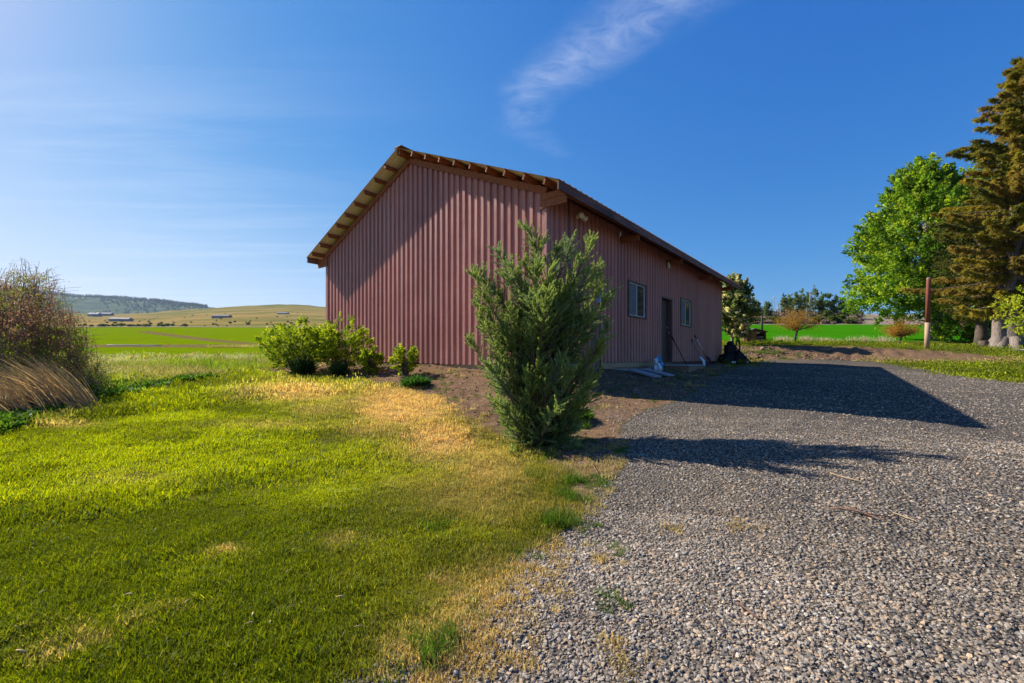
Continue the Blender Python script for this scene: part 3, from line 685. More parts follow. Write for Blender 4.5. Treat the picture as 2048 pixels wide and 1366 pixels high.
CONC = noisy('pale_concrete', (.30, .30, .31), (.40, .40, .40), 8, .9, (1, 1, 1), .3, .004)
DECKW = noisy('deck_wood', (.21, .125, .075), (.32, .20, .12), 6, .8, (.6, 5, 5), .3, .004)
WHITEP = noisy('white_plastic', (.66, .70, .74), (.8, .82, .84), 5, .5, (1, 1, 1), .2, .01)
BLUEP = noisy('blue_plastic', (.03, .22, .42), (.04, .38, .55), 9, .45, (1, 1, 1), .1, .005)
BARK = noisy('bark', (.13, .10, .085), (.26, .21, .17), 6, .9, (3, 3, .6), .9, .04)
BARKD = noisy('dark_bark', (.06, .045, .035), (.12, .09, .07), 9, .9, (3, 3, .7), .8, .02)
BARKR = noisy('red_bark', (.13, .065, .04), (.22, .12, .08), 12, .9, (3, 3, .5), .7, .01)
def glassf(t, b): b.inputs['IOR'].default_value = 1.5; b.inputs['Coat Weight'].default_value = 1.; b.inputs['Coat Roughness'].default_value = .02; bump(t, b, t.noise(objco(t), 1.2, 2, .5), .05, .05)
GLASS = mat('window_glass', (.035, .045, .05), .05, 0., 1., glassf)
SCREEN = noisy('insect_screen', (.13, .13, .13), (.17, .165, .155), 3, .6)

# ------------------------------------------------------------------ barn
BC = Vector((.726, 9.24, EZ-.10)); BA = math.atan2(.7756, .6312)
LEN, WID, WH = 14.5, 9.19, 3.76
SL = .427; ZR = 5.86; OVE = .623; OVG = .4525; OVF = 1.04   # slope, ridge height, overhangs
barn = empty('barn', BC, BA, 'large mauve-brown corrugated metal barn with low gabled roof and open eaves', 'barn')
def roofz(y): return ZR-SL*abs(y-WID/2)
PER = .2089
def rib_profile(length):
    """(s, out) points of the trapezoid sheet"""
    pts = []; s = 0.
    while s < length-.001:
        for ds, o in ((0, 0), (.096, 0), (.112, .044), (.193, .044)):
            if s+ds <= length: pts.append((s+ds, o))
        s += PER
    pts.append((length, 0)); return pts
def clad_wall(name, origin, along, outw, length, bot, topf, holes=()):
    mb = MB(); along = Vector(along); outw = Vector(outw); origin = Vector(origin)
    pr = rib_profile(length)
    ss = sorted(set([p[0] for p in pr]+[h for q in holes for h in q[:2]]))
    def o_at(s): return float(np.interp(s, [p[0] for p in pr], [p[1] for p in pr]))
    for a, b in zip(ss[:-1], ss[1:]):
        if b-a < 1e-5: continue
        oa, ob = o_at(a+1e-6), o_at(b-1e-6)
        spans = [(bot(a), bot(b), topf(a), topf(b))]
        mid = (a+b)/2
        for h0, h1, z0, z1 in holes:
            if h0 <= mid <= h1:
                ns = []
                for sa, sb, ta, tb in spans:
                    if z0 > sa+.001: ns.append((sa, sb, z0, z0))
                    ns.append((z1, z1, ta, tb))
                spans = ns
        for za, zb, ta, tb in spans:
            i = len(mb.v)
            for s_, o_, z_ in ((a, oa, za), (b, ob, zb), (b, ob, tb), (a, oa, ta)):
                mb.v.append(origin+along*s_+outw*o_+Vector((0, 0, z_)))
            mb.f.append([i, i+1, i+2, i+3]); mb.mi.append(0)
    return mb
def stepbot(s): # gable sheets do not all end at one height
    k = int(s//.85); return [-.02, .0, -.05, -.045, -.03, .01, -.005, .0, -.01, .0, .02][k % 11]
def nz(f): return lambda s: f(s)
def gtop(s): return roofz(s)-.13
# holes on the driveway wall: (s0,s1,z0,z1)
W1 = (4.12, 5.33, 1.36, 2.32); W2 = (8.67, 9.86, 1.36, 2.32); DR = (6.72, 7.66, -.02, 2.14)
def slab(name, mb, parent=barn, m=CLAD): return mb.build(name, m, parent)
slab('gable_wall', clad_wall('g', (0, 0, 0), (0, 1, 0), (-1, 0, 0), WID, stepbot, gtop))
slab('gable_wall', clad_wall('g', (LEN, 0, 0), (0, 1, 0), (1, 0, 0), WID, lambda s: 0, gtop))
slab('side_wall', clad_wall('s', (0, 0, 0), (1, 0, 0), (0, -1, 0), LEN, lambda s: 0, lambda s: WH-.06, (W1, W2, DR)))
slab('side_wall', clad_wall('s', (0, WID, 0), (1, 0, 0), (0, 1, 0), LEN, lambda s: 0, lambda s: WH-.06))
# inner liner so light does not leak through the single sheets
mb = MB()
mb.box((.06, .06, -.1), (LEN-.06, .10, WH-.2)) if False else None
mb = MB(); t_ = .03
for a, b in (((.05, .05), (.05+t_, WID-.05)), ((LEN-.05-t_, .05), (LEN-.05, WID-.05)), ((.05+t_, WID-.05-t_), (LEN-.05-t_, WID-.05))):
    mb.box((a[0], a[1], -.12), (b[0], b[1], WH-.25))
prev = .05+t_
for h0, h1, z0, z1 in sorted((W1, DR, W2)):
    mb.box((prev, .09, -.12), (h0-.05, .12, WH-.25)); prev = h1+.05
    mb.box((h0-.05, .09, z1+.05), (h1+.05, .12, WH-.25))
    if z0 > .5: mb.box((h0-.05, .09, -.12), (h1+.05, .12, z0-.05))
mb.box((prev, .09, -.12), (LEN-.08, .12, WH-.25))
mb.build('liner', DKBR, barn)
# corner flashings
for x_, y_, sx, sy in ((0, 0, -1, -1), (0, WID, -1, 1), (LEN, 0, 1, -1), (LEN, WID, 1, 1)):
    tp = WH-.08 if y_ else WH-.14
    mb = MB(); mb.box((x_+sx*.049, y_+sy*.052, -.02), (x_+sx*.052, y_-sy*.075, tp)); mb.box((x_+sx*.0488, y_+sy*.049, -.02), (x_-sx*.075, y_+sy*.052, tp)); mb.build('corner_trim', CLAD, barn)
mb = MB(); mb.box((.80, -.062, .0), (.86, -.046, WH-.12)); mb.build('batten', TRIM, barn)
# roof: corrugated sheet, tan underneath, rusty above
def roof_side(sign):
    mb = MB(); x0, x1 = -OVG, LEN+OVF; ys = (WID/2, WID/2+sign*(WID/2+OVE))
    xs = []; s = x0
    while s < x1:
        for ds, o in ((0, 0), (.15, 0), (.165, .022), (.205, .022), (.22, 0)): xs.append((min(s+ds, x1), o))
        s += .23
    for layer, (dz, m) in enumerate(((0., 0), (-.004, 1))):
        i0 = len(mb.v)
        for x_, o in xs:
            for y_ in ys: mb.v.append(Vector((x_, y_, ZR-SL*abs(y_-WID/2)+o+dz)))
        for k in range(len(xs)-1):
            a = i0+2*k; f = [a, a+2, a+3, a+1]
            if xs[k+1][0]-xs[k][0] > 1e-5: mb.f.append(f); mb.mi.append(m)
    me = bpy.data.meshes.new('roof_sheet'); me.from_pydata([tuple(v) for v in mb.v], [], mb.f); me.materials.append(ROOFT); me.materials.append(ROOFU)
    me.polygons.foreach_set('material_index', mb.mi); o = bpy.data.objects.new('roof_sheet', me); COL.objects.link(o); o.parent = barn; return o
roof_side(-1); roof_side(1)
MB().box((-OVG-.01, WID/2-.16, ZR+.012), (LEN+OVF+.01, WID/2+.16, ZR+.020)).build('ridge_cap', ROOFT, barn)
# purlins lying on the trusses, their ends sticking out of the gable
NP = 10
for sgn in (-1, 1):
    for k in range(1, NP):
        ya = WID/2+sgn*(.07+(WID/2+OVE-.14)*k/(NP-.5)*1.0) if k else WID/2
        if k == 0: continue
        ya = WID/2+sgn*(.10+k*(WID/2+OVE-.12)/(NP-.4))
        z_ = roofz(ya)-.006
        nrm = Vector((0, sgn*SL, 1)).normalized()
        cz = Vector((0, ya, z_))-nrm*.072
        mb = MB().beam((-OVG+.02+random.uniform(-.01, .015), cz.y, cz.z), (LEN+OVF-.04, cz.y, cz.z), .042, .14, 0, nrm)
        mb.build('purlin', WOOD, barn)
    yr = WID/2+sgn*.045; mb = MB().beam((-OVG+.03, yr, ZR-.10), (LEN+OVF-.04, yr, ZR-.10), .042, .15); mb.build('purlin', WOOD, barn)
    # fascia on the eave
    yf = WID/2+sgn*(WID/2+OVE-.035); zf = roofz(yf)
    MB().box((-OVG+.015, yf-.02, zf-.20), (LEN+OVF-.03, yf+.02, zf-.008)).build('fascia_board', FASC, barn)
    # truss tails
    for xt in (-.06, 3.62, 7.25, 10.87, LEN+.03):
        y0 = WID/2+sgn*(WID/2-.1); y1 = WID/2+sgn*(WID/2+OVE-.07)
        mb = MB().box((xt-.02, min(y0, y1), roofz(y1)-.36), (xt+.02, max(y0, y1), roofz(y1)-.20))
        mb.build('truss_tail', WOOD, barn)
        if xt < 0: MB().box((xt-.024, min(y0, y1)+.02, roofz(y1)-.195), (xt+.018, max(y0, y1)-.0, roofz(y1)-.06)).build('truss_tail', WOOD, barn)
    # rake board along the top of the gable sheets
    for xg in (-.056, LEN+.056):
        a = Vector((xg, WID/2, ZR-.155)); b = Vector((xg, WID/2+sgn*(WID/2+.05), ZR-.155-SL*(WID/2+.05)))
        d = (b-a).normalized(); MB().beam(a-Vector((0, 0, .075)), b-Vector((0, 0, .075)), .036, .145, 0, Vector((0, -d.z*sgn, abs(d.y)))).build('rake_board', WOOD, barn)
# bare sill boards under the sheets
mb = MB().box((.0, .02, -.17), (.04, 3.6, -.052)); mb.box((.001, 3.61, -.19), (.04, WID-.1, -.06)); mb.build('sill_board', SILLW, barn)
mb = MB().box((.1, -.012, -.16), (3.2, .03, -.01)); mb.box((3.21, -.016, -.135), (DR[0]-.1, .03, -.008)); mb.build('sill_board', SILLW, barn)
MB().box((DR[1]+.1, .0, -.16), (LEN-.05, .03, -.008)).build('sill_board', DKBR, barn)
MB().box((.10, .10, -.5), (LEN-.1, WID-.1, -.13)).build('foundation', CONC, barn)

def window(q):
    s0, s1, z0, z1 = q; g = .05
    fr = MB(); yo = -.058
    fr.box((s0-g, yo, z0-g), (s0, .05, z1+g)); fr.box((s1, yo, z0-g), (s1+g, .05, z1+g)); fr.box((s0, yo+.001, z1), (s1, .05, z1+g)); fr.box((s0, yo-.012, z0-g), (s1, .05, z0))
    wn = fr.build('window', TRIM, barn, bevel=.004)
    a = MB(); k = .028; y0, y1 = -.018, .012; m = (s0+s1)/2
    a.box((s0, y0, z0), (s0+k, y1, z1)); a.box((s1-k, y0, z0), (s1, y1, z1)); a.box((s0+k, y0, z1-k), (s1-k, y1, z1)); a.box((s0+k, y0, z0), (s1-k, y1, z0+k)); a.box((m-k/2, y0-.004, z0+k), (m+k/2, y1, z1-k))
    a.build('sash_frame', ALU, wn)
    MB().box((s0+k, -.004, z0+k), (m-k/2, -.001, z1-k)).build('insect_screen', SCREEN, wn)
    MB().box((m+k/2, .002, z0+k), (s1-k, .006, z1-k)).build('pane', GLASS, wn)
    return wn
window(W1); window(W2)
# door, set back in its frame
s0, s1, z0, z1 = DR; g = .06
fr = MB(); fr.box((s0-g, -.05, -.1), (s0, .16, z1+g)); fr.box((s1, -.05, -.1), (s1+g, .16, z1+g)); fr.box((s0, -.048, z1), (s1, .16, z1+g)); fr.box((s0, -.05, -.12), (s1, .16, -.03))
fr.build('door_frame', TRIM, barn, bevel=.004)
door = MB().box((s0+.003, .10, -.028), (s1-.003, .145, z1-.003)).build('door', DKBR, barn)
kb = MB(); kb.tube([(s1-.09, .10, 1.0), (s1-.09, .06, 1.0), (s1-.09, .055, 1.0), (s1-.09, .02, 1.0)], [.012, .012, .028, .026], 12); kb.build('door_knob', STEEL, door, True)
kb = MB(); kb.tube([(s1-.09, .10, 1.2), (s1-.09, .07, 1.2)], [.028, .026], 12); kb.build('deadbolt', STEEL, door, True)
# twin floodlight
def wallpt(s, z, out=0.): return Vector((s, -out, z))
fl = MB().tube([wallpt(1.22, 3.44, .02), wallpt(1.22, 3.44, .06)], [.06, .055], 14).build('floodlight', CREAM, barn, True)
for dx, ax in ((-.10, Vector((-.45, -.8, -.35))), (.10, Vector((.75, -.6, -.45)))):
    ax.normalize(); p = wallpt(1.22, 3.44, .08)+Vector((dx*.5, -.02, .01)); 
    MB().tube([wallpt(1.22, 3.44, .05), p, p+ax*.04, p+ax*.07, p+ax*.17, p+ax*.18], [.014, .022, .045, .058, .072, .05], 16).build('lamp_head', CREAM, fl, True)
fl = MB().tube([wallpt(7.16, 3.42, .02), wallpt(7.16, 3.42, .07)], [.055, .05], 14).build('porch_lamp', DKBR, barn, True)
MB().tube([wallpt(7.16, 3.40, .08), wallpt(7.16, 3.34, .10), wallpt(7.16, 3.27, .11), wallpt(7.16, 3.20, .11), wallpt(7.16, 3.17, .11)], [.03, .045, .06, .055, .02], 14).build('lamp_glass', CREAM, fl, True)
MB().tube([wallpt(3.0, 3.44, .30), wallpt(3.0, 3.36, .30), wallpt(3.0, 3.30, .27)], [.012, .018, .006], 8).build('hook', WHITEP, barn, True)
# electric meter and conduit near the corner (mostly behind the juniper)
me_ = MB().box((2.13, -.16, 1.50), (2.40, -.03, 1.86)).build('meter_box', noisy('meter_grey', (.34, .38, .48), (.42, .46, .55), 5, .5), barn, bevel=.01)
MB().tube([wallpt(2.34, 1.90, .10), wallpt(2.34, 1.98, .10)], [.06, .05], 14).build('meter_cap', BLACK, me_, True)
MB().tube([wallpt(2.30, 1.50, .08), wallpt(2.30, -.2, .08)], .022, 10).build('conduit', TRIM, me_, True)

BM = Matrix.Translation(BC) @ Matrix.Rotation(BA, 4, 'Z')
def bw(s, out, z=None):      # point in front of the driveway wall; z above the ground when None
    p = BM @ Vector((s, -out, 0))
    if z is None: z = gz(p.x, p.y)
    else: z = BC.z+z
    return Vector((p.x, p.y, z))

# ------------------------------------------------------------------ small things along the wall
def leaning(name, foot, head, parts, label, cat, group=None):
    root = empty(name, foot, 0, label, cat, group); inv = Matrix.Translation(-Vector(foot))
    for nm, pts, rad, m, kw in parts:
        mb = MB().tube([inv @ Vector(foot).lerp(Vector(head), t) for t in pts], rad, 10); mb.build(nm, m, root, True)
    return root
# snow shovel with pale blue-white blade
def shovel(foot, head, blade_m, shaft_m, label, bw_=.34, bl=.42):
    foot, head = Vector(foot), Vector(head); L = (head-foot).length; d = (head-foot)/L
    root = empty('snow_shovel', foot, 0, label, 'shovel')
    MB().tube([d*(bl*.85), d*(L*.97)], .014, 10).build('shaft', shaft_m, root, True)
    wx = Vector((.6312, .7756, 0)); wx = (wx-d*wx.dot(d)).normalized()
    g = d*L; MB().tube([d*(L*.9), g-d*.02], .019, 10).build('sleeve', BLACK, root, True)
    mb = MB(); mb.tube([g-wx*.05, g+wx*.05], .014, 8); mb.tube([g-d*.09, g-wx*.05], .011, 8); mb.tube([g-d*.09, g+wx*.05], .011, 8); mb.build('grip', BLACK, root, True)
    nrm = wx.cross(d).normalized(); mb = MB(); n = 8; th = .006
    for j in range(n+1):
        f = j/n; zz_ = bl*f; wdt = bw_*(.5-.12*f**2); cur = .07*(1-(2*f-1)**2)
        for sx in (-1, -.33, .33, 1):
            p = d*zz_+wx*wdt*sx+nrm*(cur-.03*(1-sx*sx)); mb.v.append(p); mb.v.append(p+nrm*th)
    for j in range(n):
        for k in range(3):
            a = j*8+k*2; b = a+8
            mb.f += [[a, a+2, b+2, b], [a+1, b+1, b+3, a+3]]; mb.mi += [0, 0]
        for a, b in ((j*8, j*8+8), (j*8+6, j*8+14)): mb.f.append([a, a+1, b+1, b]); mb.mi.append(0)
    for j in (0, n):
        for k in range(3): a = j*8+k*2; mb.f.append([a, a+2, a+3, a+1]); mb.mi.append(0)
    mb.build('blade', blade_m, root, True)
    return root
def wall_hit(px, py, out=.0):
    """point of the driveway wall (offset outwards) seen at a photo pixel"""
    r = Vector(((px-CX)/F, 1, (HY-py)/F)); n = Vector((.7756, -.6312, 0)); p0 = Vector((BC.x, BC.y, 0))+n*out
    t = p0.dot(n)/Vector((r.x, r.y, 0)).dot(n); return Vector((r.x*t, r.y*t, EZ+r.z*t))
def drop(p): return Vector((p.x, p.y, gz(p.x, p.y)))
a = drop(wall_hit(1408, 731, .50)); shovel(a, wall_hit(1383, 679, .05), WHITEP, GREYP, 'snow shovel with white-blue blade and grey shaft leaning on the barn')
a = drop(wall_hit(1421, 731, .45)); shovel(a, wall_hit(1390, 671, .05), BLACK, STEEL, 'snow shovel with black blade and bright metal shaft leaning nearest the barn corner')
f_, h_ = drop(wall_hit(1376, 728, .35)), wall_hit(1343, 672, .05)
leaning('pry_bar', f_, h_, [('shaft', (0, .98), .014, BLACK, {}), ('grip', (.84, 1), .02, BLACK, {})], 'thin black bar leaning on the barn wall right of the door', 'bar')
# bag of de-icer on the step with a stick behind it
def blob(name, c, r, m, parent=None, seed=0, squ=1., sub=3, amp=.18, fr=2.2):
    bm = bmesh.new(); bmesh.ops.create_icosphere(bm, subdivisions=sub, radius=1.)
    rr = np.random.default_rng(seed); ph = rr.random((6, 3))*6; 
    for v in bm.verts:
        n = sum(math.sin(v.co.dot(Vector(ph[k]-3))*fr+ph[k][0]) for k in range(6))/6
        s = 1+amp*n; v.co = Vector((v.co.x*r[0]*s, v.co.y*r[1]*s, v.co.z*r[2]*s))+Vector(c)
    me = bpy.data.meshes.new(name); bm.to_mesh(me); bm.free(); me.materials.append(m); me.polygons.foreach_set('use_smooth', [True]*len(me.polygons))
    o = bpy.data.objects.new(name, me); COL.objects.link(o)
    if parent: o.parent = parent
    return o
p = drop(wall_hit(1316, 728, .38)); bag = empty('salt_bag', p, BA, 'crumpled white and blue plastic bag slumped at the left of the barn door', 'bag')
blob('bag_body', (.02, 0, .16), (.20, .12, .21), WHITEP, bag, 3, amp=.6, sub=4, fr=3.4); blob('bag_neck', (-.17, 0, .33), (.10, .05, .08), WHITEP, bag, 5, amp=.7, fr=3)
blob('blue_print', (.02, -.03, .35), (.09, .07, .13), BLUEP, bag, 8, amp=.7, fr=3); blob('blue_print', (.05, -.10, .20), (.08, .05, .06), BLUEP, bag, 9, amp=.3)
f_, h_ = drop(wall_hit(1316, 730, .20)), wall_hit(1315, 691, .08)
leaning('wooden_stick', f_, h_, [('shaft', (0, 1), .012, SILLW, {})], 'short pale wooden stick standing behind the white and blue bag', 'stick')
# platform step
p = bw(DR[0]+.0, .0); st = empty('door_step', Vector((p.x, p.y, p.z)), BA, 'low wooden platform step with a pale top in front of the barn door', 'step')
zt = (BC.z-.10)-p.z
mb = MB()
for k in range(6): mb.box((.05, -.10-.135*k-.128, zt-.035), (1.75, -.10-.135*k, zt))
mb.build('deck_top', CONC, st, bevel=.004)
MB().box((.07, -.89, zt-.40), (1.73, -.11, zt-.038)).build('deck_frame', DECKW, st, bevel=.004)
# two thin concrete planks on the ground
for i, (pp, lab) in enumerate(((((1248, 733.5), (1268, 733.3), (1291, 747.5), (1276, 748.3)), 'left of two flat grey planks lying on the earth by the barn wall'),
                               (((1272, 732), (1291, 732), (1312, 741.5), (1297, 743.5)), 'right of two flat grey planks lying on the earth by the barn wall'))):
    g0 = bw(3.70+.95*i, .30); g1 = bw(3.35+1.0*i, 1.15)
    g0.z += .10; g1.z += .05
    MBx = MB().beam(g0-g0, g1-g0, .30, .045); o = MBx.build('plank', CONC, None, bevel=.005); o.location = g0; tag(o, lab, 'plank', 'flat planks by the barn wall')
# rusty posts leaning at the juniper side
for i, (a, b, lab) in enumerate((((1186, 750), (1184, 640), 'leftmost of three thin rusty stakes leaning on the barn behind the juniper'), ((1193, 750), (1187, 645), 'middle of three thin rusty stakes, leaning left'),
                            ((1198.5, 751), (1198, 640), 'rightmost of three thin rusty stakes, nearly upright'))):
    hd = wall_hit(b[0], b[1], .06); ft = wall_hit(a[0], a[1], .5); ft.z = min(ft.z, gz(ft.x, ft.y)); ft.z = gz(ft.x, ft.y)-.05
    o = MB().beam((0, 0, 0), hd-ft, .035, .035).build('stake', noisy('rust%d' % i, (.16, .09, .075), (.24, .14, .11), 8, .85), None); o.location = ft; tag(o, lab, 'stake', 'rusty stakes behind the juniper')
# black garden machine slumped at the barn's far corner
p = drop(wall_hit(1462, 732, .55)); p = P(1462, 732, 19.6); p.z = gz(p.x, p.y)
mc = empty('garden_blower', p, 0, 'black garden machine with slanting grey chute standing at the far corner of the barn', 'garden machine')
MB().box((-.36, -.26, .10), (.22, .26, .44)).build('housing', BLACK, mc, bevel=.07); MB().box((-.24, -.18, .42), (.16, .2, .86)).build('engine', BLACK, mc, bevel=.05)
MB().tube([(-.02, 0, .84), (-.04, 0, .96), (-.05, 0, 1.02)], [.16, .15, .08], 16).build('engine_cap', BLACK, mc, True)
blob('cover', (-.28, 0, .22), (.28, .26, .22), BLACK, mc, 15, amp=.5, fr=3)
MB().beam((.08, -.2, .78), (.66, -.28, .16), .10, .03).build('chute', GREYP, mc, bevel=.005)
mb = MB(); mb.v += [Vector(v) for v in ((-.05, -.34, 0), (.80, -.34, 0), (.20, -.34, .62), (-.05, .2, 0), (.80, .2, 0), (.20, .2, .62))]
mb.f += [[0, 1, 2], [3, 5, 4], [0, 3, 4, 1], [1, 4, 5, 2], [2, 5, 3, 0]]; mb.mi += [0]*5; mb.build('scoop', BLACK, mc)
MB().tube([(.26, .15, .45), (.30, .15, .80), (.33, .15, 1.02), (.45, .15, 1.04), (.48, .15, .85), (.46, .15, .35)], .035, 8).build('handle', BLACK, mc, True)
for dx in (-.32, .30):
    w_ = MB().tube([(dx, -.30, .14), (dx, -.24, .14)], [.15, .15], 20).build('wheel', BLACK, mc, True)
MB().box((-.16, -.37, .04), (.02, -.345, .11)).build('label_plate', WHITEP, mc)
MB().box((.52, -.37, .05), (.60, -.345, .12)).build('label_plate', WHITEP, mc)

# sticks on the gravel
def stick(a, b, r, label, bend=.02):
    A, B = ground_pt(*a), ground_pt(*b); pts = []
    for k in range(6):
        t = k/5; q = A.lerp(B, t); q.z = gz(q.x, q.y)+r*1.3+.012; pts.append(q-A+Vector((0, bend*math.sin(t*7), 0)))
    o = MB().tube(pts, [r, r*.95, r*.85, r*.8, r*.6, r*.3], 6).build('twig', BARKR if r > .004 else SILLW, None, True); o.location = A; tag(o, label, 'twig', 'twigs on the gravel')
stick((1660, 1024), (1790, 1042), .007, 'longer dark reddish twig lying across the gravel'); stick((1690, 1020), (1785, 1052), .005, 'second reddish twig crossing the longer one')
stick((1472, 1213), (1532, 1252), .0045, 'thin straw coloured twig alone in the lower gravel'); stick((1660, 950), (1730, 970), .004, 'thin twig lying at the edge of the juniper shadow')
stick((1185, 930), (1196, 952), .006, 'short twig on the earth right of the juniper foot'); stick((1785, 1030), (1845, 1052), .0035, 'pale thin twig right of the dark twigs')
# fallen catkins on the lawn
cat0 = None; CATM = noisy('catkin', (.42, .30, .12), (.52, .38, .17), 30, .8)
for (a, b) in ((85, 1198), (230, 1228), (258, 1203), (375, 1218), (505, 1245), (500, 1262), (540, 1260), (715, 1270), (42, 1320), (575, 1157), (680, 1208), (350, 1000), (310, 1070)):
    g = ground_pt(a, b)
    if cat0 is None:
        cat0 = MB().tube([(-.022, 0, 0), (-.01, .003, .003), (.006, .001, .004), (.022, -.006, 0)], [.002, .0038, .0038, .0015], 7).build('catkin', CATM, None, True); o = cat0
    else: o = cat0.copy(); COL.objects.link(o)
    o.location = (g.x, g.y, g.z+.036); o.rotation_euler = (random.uniform(-.2, .2), random.uniform(-.2, .2), random.uniform(0, 6.3)); o.scale = [random.uniform(.7, 1.1)]*3
    tag(o, 'small pale tan catkin fallen on the mown lawn', 'catkin', 'fallen catkins on the lawn')

# ------------------------------------------------------------------ plants
def tint_mix(n, cols, wts, v=.3):
    i = rng.choice(len(cols), n, p=np.array(wts)/sum(wts)); c = np.array(cols)[i]
    return c*(1-v+2*v*rng.random((n, 1)))

def bez(p0, p1, p2, t): t = t[:, None]; return (1-t)**2*p0+2*t*(1-t)*p1+t*t*p2
def dbez(p0, p1, p2, t): t = t[:, None]; return unit(2*(1-t)*(p1-p0)+2*t*(p2-p1))

def juniper():
    base = ground_pt(1080, 888); base.z -= .03
    root = empty('juniper', base, 0, 'bushy blue-green juniper with feathery upswept tips in front of the barn corner', 'juniper')
    B = np.array(base); Yb = base.y
    tips = [(1049, 452, 0), (1083, 486, .1), (1115, 502, -.15), (1146, 480, .1), (1190, 478, -.1), (990, 503, .1), (1015, 530, -.3), (953, 538, .1), (939, 547, -.2), (946, 603, 0), (953, 633, -.3), (932, 681, .1), (1211, 565, .1),
            (1234, 582, -.1), (1222, 651, 0), (1220, 679, -.3), (967, 735, -.2), (981, 809, -.3), (1195, 770, .2), (1174, 795, -.3), (1000, 850, -.4), (1160, 850, -.2), (1205, 620, .3), (1210, 530, 0), (1165, 520, .3), (1070, 520, -.4), (1100, 540, -.6), (975, 575, .2), (960, 660, .2), (985, 770, .1), (1150, 740, -.6)]
    T = []
    for a, b, dy in tips:
        a = 1080+(a-1080)*(.95 if b < 700 else .86)
        Yt = Yb+dy*.9; T.append((np.array(P(a, b, Yt)), 1.)); T.append((np.array(P(a+random.uniform(-14, 14)+(1080-a)*.22, b+random.uniform(30, 110), Yt+random.uniform(-.3, .3))), .8))
    # inner ascending shoots fill the volume
    ctr_top = (P(1085, 500, Yb).z)
    for k in range(80):
        f = random.random(); zt = .30+ (ctr_top-base.z-.75)*(f**.9); an = random.random()*6.283
        prof = float(np.interp(zt, [0, .4, 1.0, 1.7, 2.1, 2.4, 2.7], [.22, .36, .50, .54, .42, .28, .12]))
        rr = prof*math.sqrt(random.uniform(.15, 1)); T.append((B+np.array([math.cos(an)*rr+.04, math.sin(an)*rr*1.12, zt]), random.choice((.6, .8, .8, 1.)))) 
    pos = []; ax = []; ln = []; wd = []; col = []
    wood = MB()
    main_cols = [np.array([.085, .165, .12]), np.array([.145, .215, .06]), np.array([.105, .18, .095])]
    for tip, sc in T:
        tz = tip[2]-B[2]; side = tip-B; side[2] = 0; hr = np.linalg.norm(side)
        start = B+np.array([random.uniform(-.09, .09), random.uniform(-.09, .09), max(.03, tz-.35-hr*random.uniform(.55, 1.1))])+side*.10
        ctrl = start*.5+tip*.5; ctrl[2] -= .10*hr; ctrl[:2] += side[:2]*.02*0; ctrl = ctrl+rng.normal(size=3)*.05
        wood.tube([tuple(bez(start, ctrl, tip, np.array([t]))[0]-B) for t in (0, .25, .5, .75, .92)], [.022*sc, .017*sc, .012*sc, .007*sc, .003], 5, cap=False)
        L = np.linalg.norm(tip-start); cmix = main_cols[rng.choice(3)]
        ns = int(50*max(L, .5)/1.2*sc)
        ts = 1-(rng.random(ns)**1.15)*.86
        pp = bez(start, ctrl, tip, ts); dd = dbez(start, ctrl, tip, ts)
        for p, d, t in zip(pp, dd, ts):
            out = rnd_dirs(1)[0]; out = out-d*np.dot(out, d); out /= max(np.linalg.norm(out), .01)
            sdv = d*(.60+.35*t)+out*(1.15-.35*t)+np.array([0, 0, .22]); sdv /= np.linalg.norm(sdv)
            sl = (.31-.18*t)*random.uniform(.7, 1.15)*(.9+.2*sc)
            m = int(24+60*sl/.25)
            q = rng.random(m)**.8
            o2 = rnd_dirs(m); o2 = unit(o2-sdv*(o2 @ sdv)[:, None])
            bend = np.array([0, 0, .10])*q[:, None]**2*sl
            start_p = p+sdv*(sl*q)[:, None]+bend
            a2 = unit(sdv*(.8+.2*q[:, None])+o2*(.85-.40*q[:, None])+np.array([0, 0, .15]))
            pos.append(start_p); ax.append(a2); ln.append((.050-.026*q)*rng.uniform(.7, 1.3, m)); wd.append(np.full(m, .011))
            tipc = (t*.5+q*.5)[:, None]
            c = cmix*(.72+.55*rng.random((m, 1)))*(1-.35*tipc)+np.array([.62, .70, .17])*.5*tipc
            dead = rng.random(m) < (.10*(1-t)); c[dead] = [.16, .11, .05]
            col.append(c)
        # the leader tip
        m = 60; q = rng.random(m); d = dd[-1] if len(dd) else np.array([0, 0, 1.]); d = dbez(start, ctrl, tip, np.array([1.]))[0]
        o2 = rnd_dirs(m); pos.append(tip-d*.16*(1-q)[:, None]); ax.append(unit(d+o2*.55+np.array([0, 0, .2]))); ln.append(np.full(m, .04)); wd.append(np.full(m, .009)); col.append(np.array([.32, .42, .12])*(.7+.6*rng.random((m, 1))))
    pos = np.concatenate(pos)-B; ax = np.concatenate(ax); V, Fc = needles(pos, ax, np.concatenate(ln), np.concatenate(wd))
    npmesh('crown', V, Fc, NEEDLE, root, fcol=np.concatenate(col))
    for k in range(6):
        an = k*1.05; wood.tube([(math.cos(an)*.05, math.sin(an)*.05, -.05), (math.cos(an)*.10, math.sin(an)*.10, .5), (math.cos(an)*.22, math.sin(an)*.2, 1.2), (math.cos(an)*.3, math.sin(an)*.25, 1.8)], [.04, .032, .02, .008], 7)
    wood.build('trunk', BARKR, root, True)
    print('juniper needles', len(Fc))
juniper()

